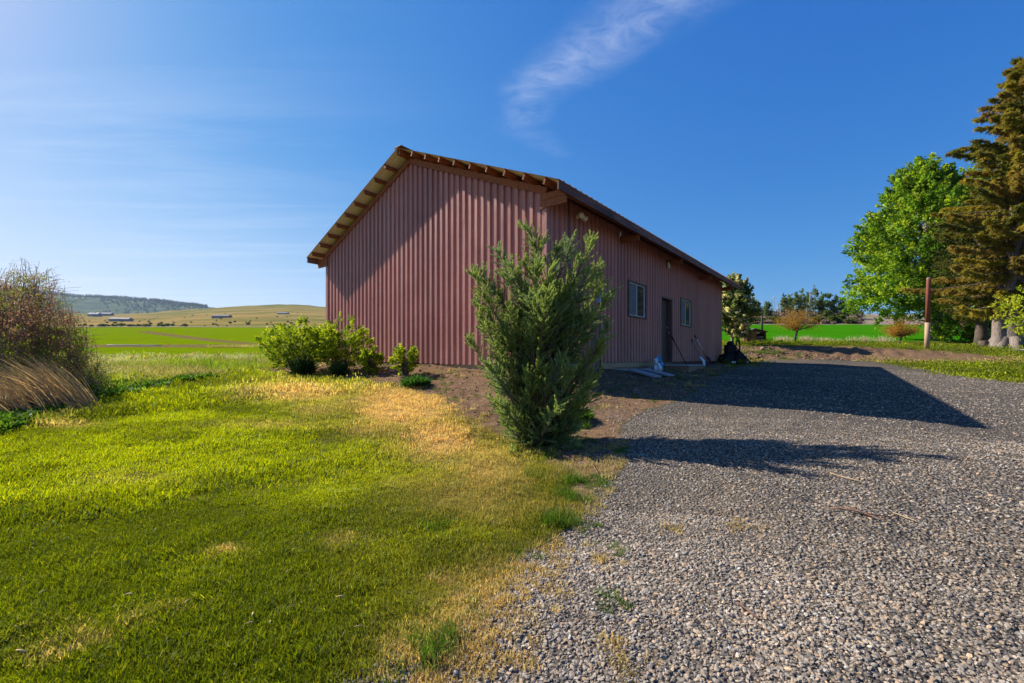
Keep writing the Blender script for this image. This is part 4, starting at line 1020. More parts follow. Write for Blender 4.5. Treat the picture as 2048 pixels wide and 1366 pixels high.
def leafy(name, base, label, cat, crown_c, crown_r, nclust, per, leaf, cols, wts, trunkr=.1, group=None, shape=None, spread=.35, up=.4, bark=BARK, shell=.35, trunk_top=None, stems=1, limbs=14, cl=.5, gap=.0, aspect=.62, seed=1):
    """tree or shrub with leaves gathered on many small shoots inside an uneven envelope (all lengths in metres, relative to base)"""
    root = empty(name, base, 0, label, cat, group)
    rr = np.random.default_rng(seed); cc = np.array(crown_c, float); cr = np.array(crown_r, float)
    d = unit(rr.normal(size=(nclust*3, 3))); r = (shell+(1-shell)*rr.random(len(d))**.6)
    # lumpy envelope
    ph = rr.random((7, 3))*8-4; lump = sum(np.sin(d @ ph[k]*1.5+k) for k in range(7))/7
    r = r*(1+.30*lump)
    p = cc+d*cr*r[:, None]
    if shape is not None:
        f = (p[:, 2]-(cc[2]-cr[2]))/(2*cr[2]); k = np.interp(f, *shape); p[:, :2] = cc[:2]+(p[:, :2]-cc[:2])*k[:, None]
    if gap > 0:
        g = sum(np.sin(p @ (rr.normal(size=3)*2.2/ max(cr)*2)+k) for k in range(5))/2.2; keep = g > (gap-1); p = p[keep]; d = d[keep]
    p = p[:nclust]; d = d[:nclust]; n = len(p)
    sdir = unit(d*np.array([1, 1, .55])+np.array([0, 0, up])+rr.normal(size=(n, 3))*.3)
    q = rr.random((n, per)); 
    off = rr.normal(size=(n, per, 3))*spread*cl*.42
    pos = p[:, None]+sdir[:, None]*(q*cl)[..., None]+off*(1.1-q)[..., None]
    ax = unit(sdir[:, None]*.7+unit(rr.normal(size=(n, per, 3)))*.9+np.array([0, 0, .1]))
    pos = pos.reshape(-1, 3); ax = ax.reshape(-1, 3); m = len(pos)
    V, Fc = leaves(pos, ax, leaf*(.7+.6*rr.random(m)), leaf*aspect)
    ci = rr.choice(len(cols), n, p=np.array(wts)/sum(wts)); base_c = np.array(cols)[ci]
    c = np.repeat(base_c*(.8+.4*rr.random((n, 1))), per, 0)*(.72+.56*rr.random((m, 1)))
    npmesh('crown', V, Fc, LEAF, root, fcol=c)
    wood = MB(); tt = trunk_top if trunk_top is not None else cc[2]
    for s_ in range(stems):
        an = s_*6.283/max(stems, 1)+.4; o_ = (0 if stems == 1 else trunkr*1.6)
        b0 = np.array([math.cos(an)*o_, math.sin(an)*o_, -.1]); tp = np.array([cc[0]*.8+(0 if stems == 1 else math.cos(an)*cr[0]*.45), cc[1]*.8+(0 if stems == 1 else math.sin(an)*cr[1]*.45), tt])
        md = (b0+tp)/2+rr.normal(size=3)*trunkr*.8
        wood.tube([b0, b0*.8+md*.2, md, md*.4+tp*.6, tp], [trunkr*1.35, trunkr, trunkr*.8, trunkr*.5, trunkr*.2], 9)
        for k in range(limbs//stems):
            tg = p[rr.integers(n)]; h0 = .35+.6*rr.random(); st_ = b0*(1-h0)+tp*h0
            if tg[2] < st_[2]-.2*cr[2]: st_ = b0*.65+tp*.35
            mid = (st_+tg)/2+np.array([0, 0, .12*np.linalg.norm(tg-st_)])
            wood.tube([st_, mid, tg], [trunkr*.34, trunkr*.2, trunkr*.05], 5, cap=False)
    wood.build('trunk', bark, root, True)
    return root

GREENS = [(.15, .28, .015), (.25, .38, .02), (.37, .47, .03), (.09, .17, .012)]
# big maple behind the spruce
b = on(1872, 40); top = P(1850, 318, 40).z-b.z
leafy('maple_tree', b, 'broad bright green maple behind the leaning brown pole', 'tree', (-1.35, 0, top*.52), (5.5, 5.4, top*.455), 1700, 46, .26, GREENS, [3, 4, 2, 2], .42, shape=([0, .2, .45, .7, .88, 1], [1.05, 1.05, .98, .76, .50, .20]), shell=.35, cl=1.25, gap=.10, limbs=40, up=.55, seed=3, spread=.4)
b = on(1975, 46); top = P(1930, 330, 46).z-b.z
leafy('maple_tree', b, 'second lighter green maple standing directly behind the tall spruce', 'tree', (0, 0, top*.55), (5.5, 5., top*.46), 700, 40, .28, GREENS[1:3]+[(.16, .23, .03)], [2, 3, 1], .4, shape=([0, .3, .6, 1], [.8, 1, .8, .4]), cl=1.3, gap=.2, limbs=22, seed=5)
# dark undergrowth beneath
leafy('shrub', on(1915, 37), 'dark green shrub in the shade under the maple, left of the spruce', 'shrub', (0, 0, 1.1), (2.1, 1.2, 1.1), 130, 36, .17, GREENS, [2, 2, 1, 2], .06, cl=.5, stems=3, seed=8)
leafy('shrub', on(1968, 36), 'dark green shrub directly behind the sawn stump', 'shrub', (0, 0, 1.0), (1.3, 1.0, 1.0), 90, 36, .15, GREENS, [2, 2, 1, 3], .06, cl=.5, stems=3, seed=9)

def spruce():
    Yb = 28.; b = on(2016, Yb, -.1); root = empty('spruce', b, 0, 'tall olive-brown spruce with drooping branches and flared trunk at the right edge', 'spruce')
    H = P(2058, 112, Yb).z-b.z; ax_top = (P(2058, 112, Yb)-b); lean = ax_top.x/H
    pos = []; ax = []; ln = []; wd = []; col = []; wood = MB()
    def axis(z): return np.array([lean*z, 0, z])
    nb = 210
    for k in range(nb):
        f = (k+.5)/nb; z = 2.9+(H-3.3)*f**.92; an = k*2.399+random.uniform(-.3, .3)
        L = float(np.interp(z/H, [.08, .16, .3, .5, .65, .8, .9, 1.], [3.4, 3.9, 4.0, 3.7, 3.1, 1.95, 1.15, .3]))*random.uniform(.60, 1.15)
        if random.random() < .15: L *= 1.15
        dirh = np.array([math.cos(an), math.sin(an), 0.]); p0 = axis(z)
        droop = random.gauss(0, .10)+float(np.interp(z/H, [0, .25, .42, .6, .85, 1], [-.42, -.22, .02, .22, .34, .7]))
        p1 = p0+dirh*L*.55+np.array([0, 0, L*(droop*.9+.03)]); p2 = p0+dirh*L+np.array([0, 0, L*(droop*.85)+L*.14])
        wood.tube([p0, bez(p0, p1, p2, np.array([.33]))[0], bez(p0, p1, p2, np.array([.66]))[0], p2], [.035+.012*L, .03+.006*L, .022, .008], 5, cap=False)
        ns = int(16+L*17); ts = 1-rng.random(ns)**1.1*.92; pp = bez(p0, p1, p2, ts); dd = dbez(p0, p1, p2, ts)
        cb = np.array([[.27, .235, .030], [.37, .31, .035], [.17, .18, .03], [.31, .24, .05]])[rng.integers(4)]
        for p, d, t in zip(pp, dd, ts):
            latd = np.cross(d, [0, 0, 1.]); latd /= np.linalg.norm(latd); s_ = random.choice((-1, 1))
            hang = float(np.interp(z/H, [0, .5, .85, 1], [1.5, 1.25, .7, .0]))*(1-.55*t)
            sv = d*.65+latd*s_*random.uniform(.1, .8)+np.array([0, 0, -hang*random.uniform(.5, 1.2)+.05]); sv /= np.linalg.norm(sv)
            sl = (1.0-.62*t)*random.uniform(.5, 1.25)*(.5+.1*L)
            m = int(20+40*sl); q = rng.random(m); o2 = rnd_dirs(m); o2 = unit(o2-sv*(o2 @ sv)[:, None])
            pos.append(p+sv*(sl*q)[:, None]+np.array([0, 0, .12])*(q[:, None]**2)*sl); ax.append(unit(sv*.8+o2*.8)); ln.append(rng.uniform(.12, .24, m)); wd.append(np.full(m, .060))
            c = cb*(.7+.6*rng.random((m, 1))); red = rng.random(m) < .04; c[red] = [.6, .2, .06]; col.append(c)
    V, Fc = needles(np.concatenate(pos), np.concatenate(ax), np.concatenate(ln), np.concatenate(wd))
    npmesh('crown', V, Fc, NEEDLE, root, fcol=np.concatenate(col)); print('spruce', len(Fc))
    tr = MB(); tr.tube([axis(-.2)+[0, 0, 0], axis(.15), axis(.6), axis(1.4), axis(3), axis(H*.5), axis(H*.8), axis(H)], [1.15, .92, .76, .66, .56, .36, .18, .03], 18)
    tr.tube([(-.75, -.1, -.25), (-.66, -.1, .2), (-.60, 0, 1.0), (-.5, .1, 2.2), (-.35, .2, 4.2)], [.62, .44, .33, .30, .2], 14)
    for an in (0.2, 1.2, 2.6, 3.5, 4.3, 5.2): tr.tube([(math.cos(an)*1.45, math.sin(an)*1.3, -.18), (math.cos(an)*.95, math.sin(an)*.9, .12), (math.cos(an)*.5, math.sin(an)*.5, .8)], [.14, .26, .3], 9)
    tr.build('trunk', BARK, root, True); wood.build('branches', BARKD, root, True)
spruce()
# thin second trunk with stump beside the spruce
b = on(1963, 31); leafy('conifer', b, 'slimmer dark conifer trunk just left of the great spruce', 'tree', (0, 0, 6.2), (2.3, 2.2, 4.2), 330, 40, .16, [(.05, .06, .015), (.08, .075, .018)], [1, 1], .34, trunk_top=9, bark=BARKD, cl=.8, seed=12)
b = on(1966, 28.6); o = MB().tube([(0, 0, -.1), (0, 0, .1), (0, 0, .52), (0, 0, .53)], [.27, .24, .22, .20], 14).build('tree_stump', BARKD, None, True); o.location = b; tag(o, 'short dark sawn stump left of the spruce trunk', 'stump')
# ring of stones at the spruce foot
for i, (a, dy, r) in enumerate(((2025, -1.6, .16), (2032, -1.7, .2), (2040, -1.7, .17), (2046, -1.6, .2))):
    b = on(a, 28+dy); o = blob('rock', (0, 0, .05), (r, r*.8, r*.5), noisy('rock_tan%d' % i, (.34, .27, .21), (.46, .38, .30), 9, .9, bstr=.6), None, 30+i, amp=.3, sub=2); o.location = b
    tag(o, 'tan rock at the foot of the spruce, %s in the short row' % ('leftmost', 'second from the left', 'third from the left', 'rightmost')[i], 'rock', 'rocks at the spruce foot')
b = on(1526, 25.2); o = blob('rock', (0, 0, .08), (.15, .12, .11), DECKW, None, 41, amp=.25, sub=2); o.location = b; tag(o, 'pale grey rock lying on the earth bank below the shed', 'rock')
b = on(1652, 25.4); o = blob('rock', (0, 0, .02), (.34, .22, .09), DECKW, None, 44, amp=.4, sub=3, fr=4); o.location = b; tag(o, 'low pale broken rock patch midway along the earth bank', 'rock')
# small yellow-green tree entering at the right edge
b = on(2125, 20); leafy('sapling', b, 'yellow-green young tree reaching in at the right edge before the spruce', 'tree', (-.6, 0, 2.3), (1.6, 1.4, 1.3), 110, 18, .15, [(.36, .44, .02), (.46, .48, .03)], [1, 1], .08, cl=.55, limbs=26, shell=.5, seed=14)

# pole
a, t_ = on(1853.5, 26), P(1857.5, 557, 26); H = t_.z-a.z; pole = empty('utility_pole', a, 0, 'leaning rust-brown pole with pale bare base on the right lawn', 'pole')
PB = noisy('pale_pole_wood', (.34, .21, .13), (.46, .30, .20), 5, .8, (3, 3, .4)); PT = noisy('rust_pole', (.17, .045, .025), (.26, .08, .04), 5, .7, (3, 3, .4), c3=(.12, .05, .04))
L = Vector((t_.x-a.x, 0, H)); MB().tube([Vector((0, 0, -.1)), L*.37], [.125, .12], 16).build('pole_base', PB, pole, True)
MB().tube([L*.37, L*.98, L], [.122, .105, .10], 16).build('pole_shaft', PT, pole, True); MB().tube([L*1.001, L*1.01], [.106, .09], 16).build('pole_cap', CONC, pole, True)
# far pole behind the shed
a = on(1524, 62); o = MB().tube([(0, 0, -.2), (0, 0, P(1524, 616, 62).z-a.z)], [.16, .11], 8).build('utility_pole', BARKD, None, True); o.location = a; tag(o, 'dark bare utility pole in the field behind the small shed', 'pole')

# small red-leaved trees
RED = [(.50, .16, .03), (.38, .24, .03), (.28, .30, .04), (.55, .22, .07)]
def redtree(px, Y, ptop, wpx, label, seed):
    b = on(px, Y); top = P(px, ptop, Y).z-b.z; wr = wpx/2/F*Y
    root = empty('fruit_tree', b, 0, label, 'tree', 'red-leaved young trees on the right lawn'); rr = np.random.default_rng(seed); wood = MB()
    fork = np.array([.22, 0, top*.36]); k_ = np.array([.10, 0, top*.2])
    wood.tube([(0, 0, -.05), k_, fork], [.105, .085, .075], 9)
    tipsL = []
    for i in range(30):
        an = rr.random()*6.283; r_ = wr*math.sqrt(rr.random())*1.0; tz = top*(.48+.5*rr.random()*(1-.35*(r_/wr)**2)); tp = np.array([math.cos(an)*r_+.15, math.sin(an)*r_*.9, tz])
        if i == 0: tp = np.array([-wr*.62, 0, top*.52])
        md = (fork+tp)/2+np.array([math.cos(an)*.1, 0, -.06*top if i == 0 else .02]); wood.tube([fork, md, tp], [.035, .02, .006], 5, cap=False); tipsL.append((fork, md, tp))
    pos = []; 
    for f0, md, tp in tipsL:
        m = 150; t = .4+.65*rr.random(m); pos.append(bez(f0, md, tp, t)+rr.normal(size=(m, 3))*np.array([.19, .19, .15])*(.5+t[:, None]*.6))
    pos = np.concatenate(pos); n = len(pos); V, Fc = leaves(pos, unit(rr.normal(size=(n, 3))+[0, 0, .3]), .05+.05*rr.random(n), .035)
    npmesh('crown', V, Fc, LEAF, root, fcol=tint_mix(n, RED, [3, 3, 2, 1])); wood.build('trunk', BARKD, root, True)
redtree(1588, 31.5, 612, 84, 'red and gold leaved young tree with forked dark trunk, right of the shed', 21)
redtree(1797, 31.5, 640, 62, 'smaller red leaved young tree just left of the leaning pole', 22)

# snowball tree at the barn's far corner
b = on(1464, 28); top = P(1464, 553, 28).z-b.z
leafy('snowball_tree', b, 'pale flowering tree with cream blossom clusters at the far corner of the barn', 'tree', (.15, 0, top*.54), (1.05, 1.2, top*.46), 420, 46, .13, [(.65, .60, .33), (.17, .24, .06), (.09, .14, .045), (.34, .36, .12)], [3, 3, 3, 2], .10, shape=([0, .12, .4, .6, .85, 1], [.85, .9, 1.15, .85, .75, .5]), cl=.42, aspect=.8, limbs=20, seed=23)

# shed on the right lawn
def shed():
    Y = 36.; a = on(1513, Y); sc = Y/F; wv = 36*sc; hv = 26*sc
    root = empty('shed', a, R(-8), 'tiny dark brown open wooden shed with gabled roof on the right lawn', 'shed')
    SW = noisy('shed_wood', (.12, .04, .014), (.20, .07, .022), 5, .8, (5, 1, .6)); SW2 = noisy('shed_panel', (.17, .075, .016), (.24, .11, .025), 6, .8, (5, 1, .5)); 
    RW = noisy('shed_roof', (.10, .08, .075), (.17, .14, .13), 4, .8); D = 1.3; w2 = wv/2
    mb = MB(); mb.box((-w2, 0, 0), (-w2+.05, D, hv*.86)); mb.box((w2-.05, 0, 0), (w2, D, hv*.86)); mb.box((-w2+.05, D-.05, 0), (w2-.05, D, hv*.86))
    i = len(mb.v); mb.v += [Vector(v) for v in ((-w2, .01, hv*.86), (w2, .01, hv*.86), (-.15, .01, hv*1.1), (-w2, .05, hv*.86), (w2, .05, hv*.86), (-.15, .05, hv*1.1))]
    mb.f += [[i, i+1, i+2], [i+3, i+5, i+4], [i, i+3, i+4, i+1], [i+1, i+4, i+5, i+2], [i+2, i+5, i+3, i]]; mb.mi += [0]*5
    mb.build('wall', SW, root)
    MB().box((-w2+.33, -.02, 0), (-.05, .03, hv*.86)).build('door', SW2, root)
    MB().box((-w2+.08, -.015, .08), (-w2+.30, .02, hv*.8)).build('front_panel', SW, root)
    r = MB(); r.beam((-.15, D/2, hv*1.12), (-w2-.1, D/2, hv*.86), D+.3, .04); r.beam((-.15, D/2, hv*1.12), (w2+.1, D/2, hv*.87), D+.3, .04); r.build('roof', RW, root)
    STO = noisy('stored', (.28, .24, .18), (.42, .36, .28), 20, .8)
    s_ = MB(); 
    for z in (.2, .42): s_.box((.0, .25, z), (w2-.08, D-.1, z+.03))
    s_.box((.0, .0, 0), (.04, .05, hv*.84)); s_.build('shelf', SW2, root)
    rr = random.Random(4)
    for z in (.03, .23, .45):
        for k in range(6): x_ = .08+k*.1; it = MB().box((x_, .28, z), (x_+.07, .45, z+rr.uniform(.08, .15))); it.build('firewood', STO, root)
    for dx in (.06, .22): blob('lamp_ball', (dx, -.03, hv*.77), (.045, .045, .045), WHITEP, root, 50, amp=.0, sub=2)
shed()

# distant trees on the slope behind the right field
def far_tree(px, top, wpx, Y, kind, label, i):
    b = on(px, Y); H = P(px, top, Y).z-b.z; w2 = wpx/2/F*Y*.72; name = {'con': 'pine_tree', 'pop': 'poplar_tree', 'snag': 'dead_tree', 'bush': 'shrub'}[kind]
    grp = {'con': 'trees on the far slope', 'pop': 'trees on the far slope', 'snag': 'bare trees on the far slope', 'bush': 'shrubs along the field edge'}[kind]
    rr = np.random.default_rng(100+i)
    if kind == 'snag':
        root = empty(name, b, 0, label, 'tree', grp); wd_ = MB(); wd_.tube([(0, 0, -.3), (rr.normal()*.1, 0, H*.5), (rr.normal()*.2, 0, H)], [.2, .13, .04], 6)
        for k in range(14):
            z = H*(.3+.65*rr.random()); an = rr.random()*6.28; l_ = (H-z)*.3+.4; wd_.tube([(0, 0, z), (math.cos(an)*l_*.6, math.sin(an)*l_, z+l_*.7)], [.05, .02], 4, cap=False)
        wd_.build('trunk', noisy('snag%d' % i, (.34, .30, .28), (.46, .42, .40), 3, .9), root); return
    if kind == 'bush':
        leafy(name, b, label, 'shrub', (0, 0, H*.45), (w2, w2*.6, H*.55), 60, 26, .40, [(.10, .15, .02), (.16, .22, .025), (.06, .09, .02)], [2, 2, 1], .08, grp, cl=.7, stems=2, limbs=4, seed=100+i, bark=BARKD); return
    if kind == 'con':
        leafy(name, b, label, 'tree', (0, 0, H*.58), (w2, w2, H*.44), 110, 30, .30, [(0.120, 0.195, 0.060), (0.180, 0.255, 0.068), (0.225, 0.225, 0.068)], [2, 2, 1], .18, grp, shape=([0, .3, .7, 1], [.75, 1, .75, .3]), cl=.8, limbs=8, seed=100+i, bark=BARK, trunk_top=H*.95, shell=.2, gap=.35)
    else:
        leafy(name, b, label, 'tree', (0, 0, H*.56), (w2, w2, H*.48), 130, 30, .32, [(0.135, 0.210, 0.075), (0.180, 0.270, 0.075), (0.105, 0.150, 0.068)], [2, 2, 1], .2, grp, shape=([0, .3, .7, 1], [.6, 1, .9, .45]), cl=.9, limbs=8, seed=100+i, shell=.2, gap=.35)
ord_ = 'first second third fourth fifth sixth seventh eighth ninth tenth eleventh twelfth'.split()
FT = [(1512, 604, 18, 140, 'pop', 'low spreading tree on the slope above the shed'), (1536, 607, 17, 142, 'pop', 'low dark tree on the slope just right of the far pole'), (1547, 591, 6, 140, 'snag', 'tall thin bare tree right of the far pole'),
      (1528, 600, 8, 144, 'snag', 'short bare tree behind the far pole'), (1556, 604, 5, 142, 'snag', 'thin pale bare tree in the gap of the tree line'), (1561, 610, 6, 139, 'snag', 'shortest pale bare tree in the gap of the tree line'),
      (1568, 591, 12, 140, 'con', 'narrow pine at the left end of the far tall tree row'), (1580, 587, 12, 143, 'con', 'second pine from the left in the far tall row'), (1592.5, 584, 13, 140, 'con', 'third pine from the left, pale trunk, in the far row'),
      (1604, 580, 14, 141, 'con', 'dense dark pine in the middle of the far row, above the red-gold tree'), (1615, 588, 10, 145, 'con', 'narrow pine right of the dense dark pine'), (1620, 580, 9, 141, 'snag', 'pale bare trunk rising among the tallest far pines'),
      (1630, 576, 19, 142, 'con', 'tallest of the far pines, over the right side of the red-gold tree'), (1643, 592, 12, 144, 'pop', 'thin blue-green tree right of the tallest far pine'), (1656, 590, 18, 140, 'pop', 'broad round tree right of the thin blue-green tree'),
      (1674, 594, 24, 140, 'pop', 'broad dark tree beside the left edge of the maple'), (1690, 600, 20, 143, 'pop', 'last far tree, half behind the maple'),
      (1481, 640, 16, 118, 'bush', 'dark shrub on the field edge beside the snowball tree'), (1498, 645, 12, 116, 'bush', 'low shrub on the field edge above the shed roof'), (1543, 637, 22, 118, 'bush', 'bright green shrub on the field edge right of the far pole'), (1556, 640, 16, 117, 'bush', 'dark shrub next to the bright green one on the field edge'),
      (1634, 636, 24, 118, 'bush', 'dark shrub behind the right side of the red-gold tree'), (1664, 634, 22, 118, 'bush', 'grey-green shrub cluster on the field edge'), (1681, 635, 22, 118, 'bush', 'blackish shrub on the field edge left of the maple'), (1700, 640, 16, 118, 'bush', 'shrub on the field edge under the maple edge'),
      (1655, 622, 20, 135, 'bush', 'rounded green shrub under the far broad trees'), (1580, 640, 30, 118, 'bush', 'shrub on the field edge behind the red-gold tree'), (1518, 640, 16, 118, 'bush', 'low grey-green shrub on the field edge left of the far pole')]
for i, (a, t, wpx, Y, kd, lb) in enumerate(FT): far_tree(a, t, wpx, Y, kd, lb, i)

# ------------------------------------------------------------------ left side: bramble thicket, dry grass, shrubs
def bramble():
    Yc = 10.; b = on(60, Yc); root = empty('bramble_bush', b, 0, 'big tangled thicket of reddish canes with small green leaves at the left edge', 'bush')
    B = np.array(b); canes = MB(); pos = []; col = []; ax = []
    rr = np.random.default_rng(5)
    sil = ([-330, -100, 0, 60, 100, 140, 180, 212], [510, 515, 550, 536, 560, 612, 680, 745])
    for k in range(330):
        px = rr.uniform(-330, 205); Yk = Yc+rr.normal()*.75; ytop = np.interp(px, *sil)+abs(rr.normal())*45-4
        tip = np.array(P(px, ytop, Yk)); bx = (px*.6+.4*rr.uniform(-280, 190)); x0 = (bx-CX)/F*Yk; x0 = x0+rr.normal()*.15
        y0 = Yk+rr.normal()*.3; p0 = np.array([x0, y0, EZ+float(height(np.array([x0]), np.array([y0]))[0])]); 
        if tip[2] < p0[2]+.2: tip[2] = p0[2]+.3
        mid = (p0+tip)/2+np.array([rr.normal()*.15, rr.normal()*.15, .25*(tip[2]-p0[2])])
        ext = tip+np.array([rr.normal()*.22+ .1, rr.normal()*.2, -.12*rr.random()])
        pts = [p0]+[bez(p0, mid, tip, np.array([t]))[0] for t in (.3, .6, .85)]+[ext]
        canes.tube([tuple(q-B) for q in pts], [.009, .008, .006, .005, .002], 4, cap=False)
        for _ in range(7):
            t = .08+.92*rr.random(); q = bez(p0, mid, tip, np.array([t]))[0]; d = unit(rr.normal(size=3)+[.3, 0, .35]); l_ = .15+.3*rr.random(); canes.tube([tuple(q-B), tuple(q+d*l_-B)], [.004, .0018], 3, cap=False)
            m = int(44*np.interp((q[2]-p0[2])/max(tip[2]-p0[2], .1), [0, .6, 1], [1, 1, .35])); pos.append(q+d*(l_*rr.random(m))[:, None]+rr.normal(size=(m, 3))*.035); ax.append(unit(d+rr.normal(size=(m, 3))*.8))
            z_ = (q[2]-p0[2])/2.4; g = fbm(np.array([q[0]*1.1+3]), np.array([q[2]*1.3]), 3)[0]
            cc = np.array([.20, .23, .03]) if g > .58 else np.array([.27, .125, .095])
            if q[0] > (150-CX)/F*Yk: cc = np.array([.10, .17, .02])
            if rr.random() < .16: cc = np.array([.22, .21, .03])
            col.append(cc*(.6+.8*rr.random((m, 1))))
        m = 70; t = .03+.97*rr.random(m); pos.append(bez(p0, mid, tip, t)+rr.normal(size=(m, 3))*.10); ax.append(unit(rr.normal(size=(m, 3)))); col.append(tint_mix(m, [(.24, .12, .075), (.13, .18, .03), (.34, .23, .15)], [3, 2, 1]))
    for k in range(70):      # bare shoots standing clear of the leaves
        px = rr.uniform(-200, 190); Yk = Yc+rr.normal()*.6; tp = np.array(P(px, np.interp(px, *sil)-rr.uniform(0, 28), Yk)); b0 = tp+np.array([rr.normal()*.25, 0, -.9]); md = (tp+b0)/2+np.array([rr.normal()*.12, 0, .05]); canes.tube([tuple(b0-B), tuple(md-B), tuple(tp-B), tuple(tp+np.array([rr.normal()*.15, 0, -.03])-B)], [.006, .0045, .003, .0015], 3, cap=False)
    pos = np.concatenate(pos)-B; V, Fc = leaves(pos, np.concatenate(ax), .026+.024*rng.random(len(pos)), .019)
    npmesh('crown', V, Fc, LEAF, root, fcol=np.concatenate(col)); canes.build('canes', noisy('cane', (.17, .08, .055), (.32, .20, .14), 6, .8), root)
bramble()
def dry_grass(basepx, Y, n, reach, label, seed, lenr):
    b = on(*basepx[:1], Y); root = b; rr = np.random.default_rng(seed); V = []; Fq = []; col = []
    for k in range(n):
        o_ = np.array([rr.normal()*.22, rr.normal()*.16, 0]); L = rr.uniform(*lenr); az = rr.normal()*.5; el = rr.uniform(.25, 1.25)
        d0 = unit(np.array([-math.cos(el)*math.cos(az), math.cos(el)*math.sin(az)*.8, math.sin(el)])); d0 = unit(d0+[-.2*reach, 0, .15])
        p = o_.copy(); wv = .007; side = unit(np.cross(d0, rr.normal(size=3)))*wv; i = len(V); S = 5; d = d0.copy()
        for s_ in range(S):
            k_ = 1-s_/S; V += [p-side*k_, p+side*k_]; p = p+d*L/S; d = unit(d+np.array([-.13, 0, -.05+.03*rr.normal()]))
        V.append(p)
        c = np.array([.66, .44, .22])*rr.uniform(.55, 1.25)
        for s_ in range(S-1): a = i+2*s_; Fq += [[a, a+1, a+3], [a, a+3, a+2]]; col += [c, c]
        a = i+2*(S-1); Fq.append([a, a+1, a+2]); col.append(c)
    o = npmesh('dry_grass_clump', np.array(V), np.array(Fq), LEAF, fcol=np.array(col)); o.location = b
    tag(o, label, 'ornamental grass', 'dry grass clumps before the bramble')
dry_grass((140,), 8.1, 1000, 1., 'wind-swept tan dry grass clump leaning left in front of the bramble', 1, (.9, 1.6))
dry_grass((45,), 7.6, 700, 1., 'lower flatter tan dry grass clump at the far left edge', 2, (.6, 1.15))

YG = [(.26, .36, .010), (.40, .48, .012), (.14, .22, .012), (.50, .54, .03)]
def bedshrub(px, pb, Y, ptop, wpx, label, seed, nc, kind='shrub', leaf=.042, cols=YG, wts=(3, 3, 2, 1)):
    b = on(px, Y); H = P(px, ptop, Y).z-b.z; w2 = wpx/2/F*Y
    return leafy('leafy_shrub', b, label, 'shrub', (0, 0, H*.56), (w2, w2*.8, H*.5), nc, 34, leaf, cols, wts, .022, 'leafy shrubs in the bed before the gable', shape=([0, .15, .5, .8, 1], [.6, .85, 1.08, 1.0, .75]), cl=.14, stems=7, limbs=56, bark=BARKD, shell=.25, gap=.22, seed=seed, up=.35)
bedshrub(592, 738, 11.9, 646, 130, 'left of the two large yellow-green shrubs, against the field', 61, 640)
bedshrub(682, 739, 11.7, 645, 112, 'right of the two large yellow-green shrubs, before the gable wall', 62, 560)
bedshrub(742, 748, 11.0, 703, 38, 'small yellow-green shrub beside the large pair', 63, 120, leaf=.045)
bedshrub(811, 755, 10.3, 696, 42, 'small twiggy bright shrub alone in front of the gable wall', 64, 110, leaf=.045)
def tuft_plant(px, Y, w_, h_, label, seed, cols):
    b = on(px, Y); rr = np.random.default_rng(seed); n = 900
    a = rr.random(n)*6.283; r_ = np.sqrt(rr.random(n)); p = np.stack([np.cos(a)*r_*w_*.5, np.sin(a)*r_*w_*.5, rr.random(n)*h_*.5*(1-.5*r_)], 1)
    V, Fc = leaves(p, unit(np.stack([np.cos(a)*r_, np.sin(a)*r_, .5+rr.random(n)], 1)+rr.normal(size=(n, 3))*.25), h_*(.35+.35*rr.random(n)), .022)
    o = npmesh('bedding_plant', V, Fc, LEAF, fcol=tint_mix(n, cols, [1]*len(cols))); o.location = b; tag(o, label, 'plant', 'low plants in the bed')
tuft_plant(832, 9.1, .46, .30, 'low dark green clump on the bare earth below the small twiggy shrub', 71, [(.035, .10, .015), (.055, .15, .02)])
tuft_plant(606, 11.2, .30, .60, 'upright dark green conifer-like clump before the left large shrub', 72, [(.04, .08, .022), (.07, .11, .03)])
tuft_plant(676, 11.1, .26, .40, 'small dark green clump before the right large shrub', 73, [(.045, .09, .02), (.07, .11, .03)])
tuft_plant(1148, 6.6, .5, .20, 'low fresh green plant at the right foot of the juniper', 74, [(.06, .15, .015), (.09, .19, .02)])

# ------------------------------------------------------------------ far left: houses, pipe, road, woods
def house(px, Y, wm, hm, label, wallc, roofc, rz=0., nwin=4):
    b = on(px, Y, -.3); root = empty('house', b, R(rz), label, 'house', 'distant houses on the hills'); i = int(px*10); d_ = wm*.45
    wallc = tuple(c*.6 for c in wallc); roofc = tuple(c*.5 for c in roofc); Wm = noisy('house_wall%d' % i, wallc, tuple(c*1.15 for c in wallc), 1, .8); Rm = noisy('house_roof%d' % i, roofc, tuple(c*1.2 for c in roofc), 1, .8)
    mb = MB().box((-wm/2, 0, 0), (wm/2, d_, hm*.6)); mb.box((-wm*.12, -wm*.06, 0), (wm*.12, .01, hm*.6)); mb.build('wall', Wm, root)
    r = MB(); e = .6; v = [(-wm/2-e, -e, hm*.58), (wm/2+e, -e, hm*.58), (wm/2+e, d_+e, hm*.58), (-wm/2-e, d_+e, hm*.58), (-wm/2, d_/2, hm), (wm/2, d_/2, hm)]
    r.v += [Vector(q) for q in v]; r.f += [[0, 1, 5, 4], [2, 3, 4, 5], [0, 4, 3], [1, 2, 5], [0, 3, 2, 1]]; r.mi += [0]*5; r.build('roof', Rm, root)
    for k in range(nwin):
        x_ = -wm*.44+k*wm*.88/(nwin-1)-wm*.03; MB().box((x_, -.08-(wm*.06 if abs(x_+wm*.03) < wm*.12 else 0), hm*.22), (x_+wm*.07, -.02-(wm*.06 if abs(x_+wm*.03) < wm*.12 else 0), hm*.46)).build('window', GLASS, root)
house(440, 520, 19, 5., 'long low brown-roofed house on the dry hill, nearest of the distant houses', (.22, .22, .25), (.13, .11, .11), 6, 6)
house(564, 620, 14, 3.6, 'small white house on the hill left of the barn wall', (.55, .56, .6), (.22, .22, .24), 0, 4)
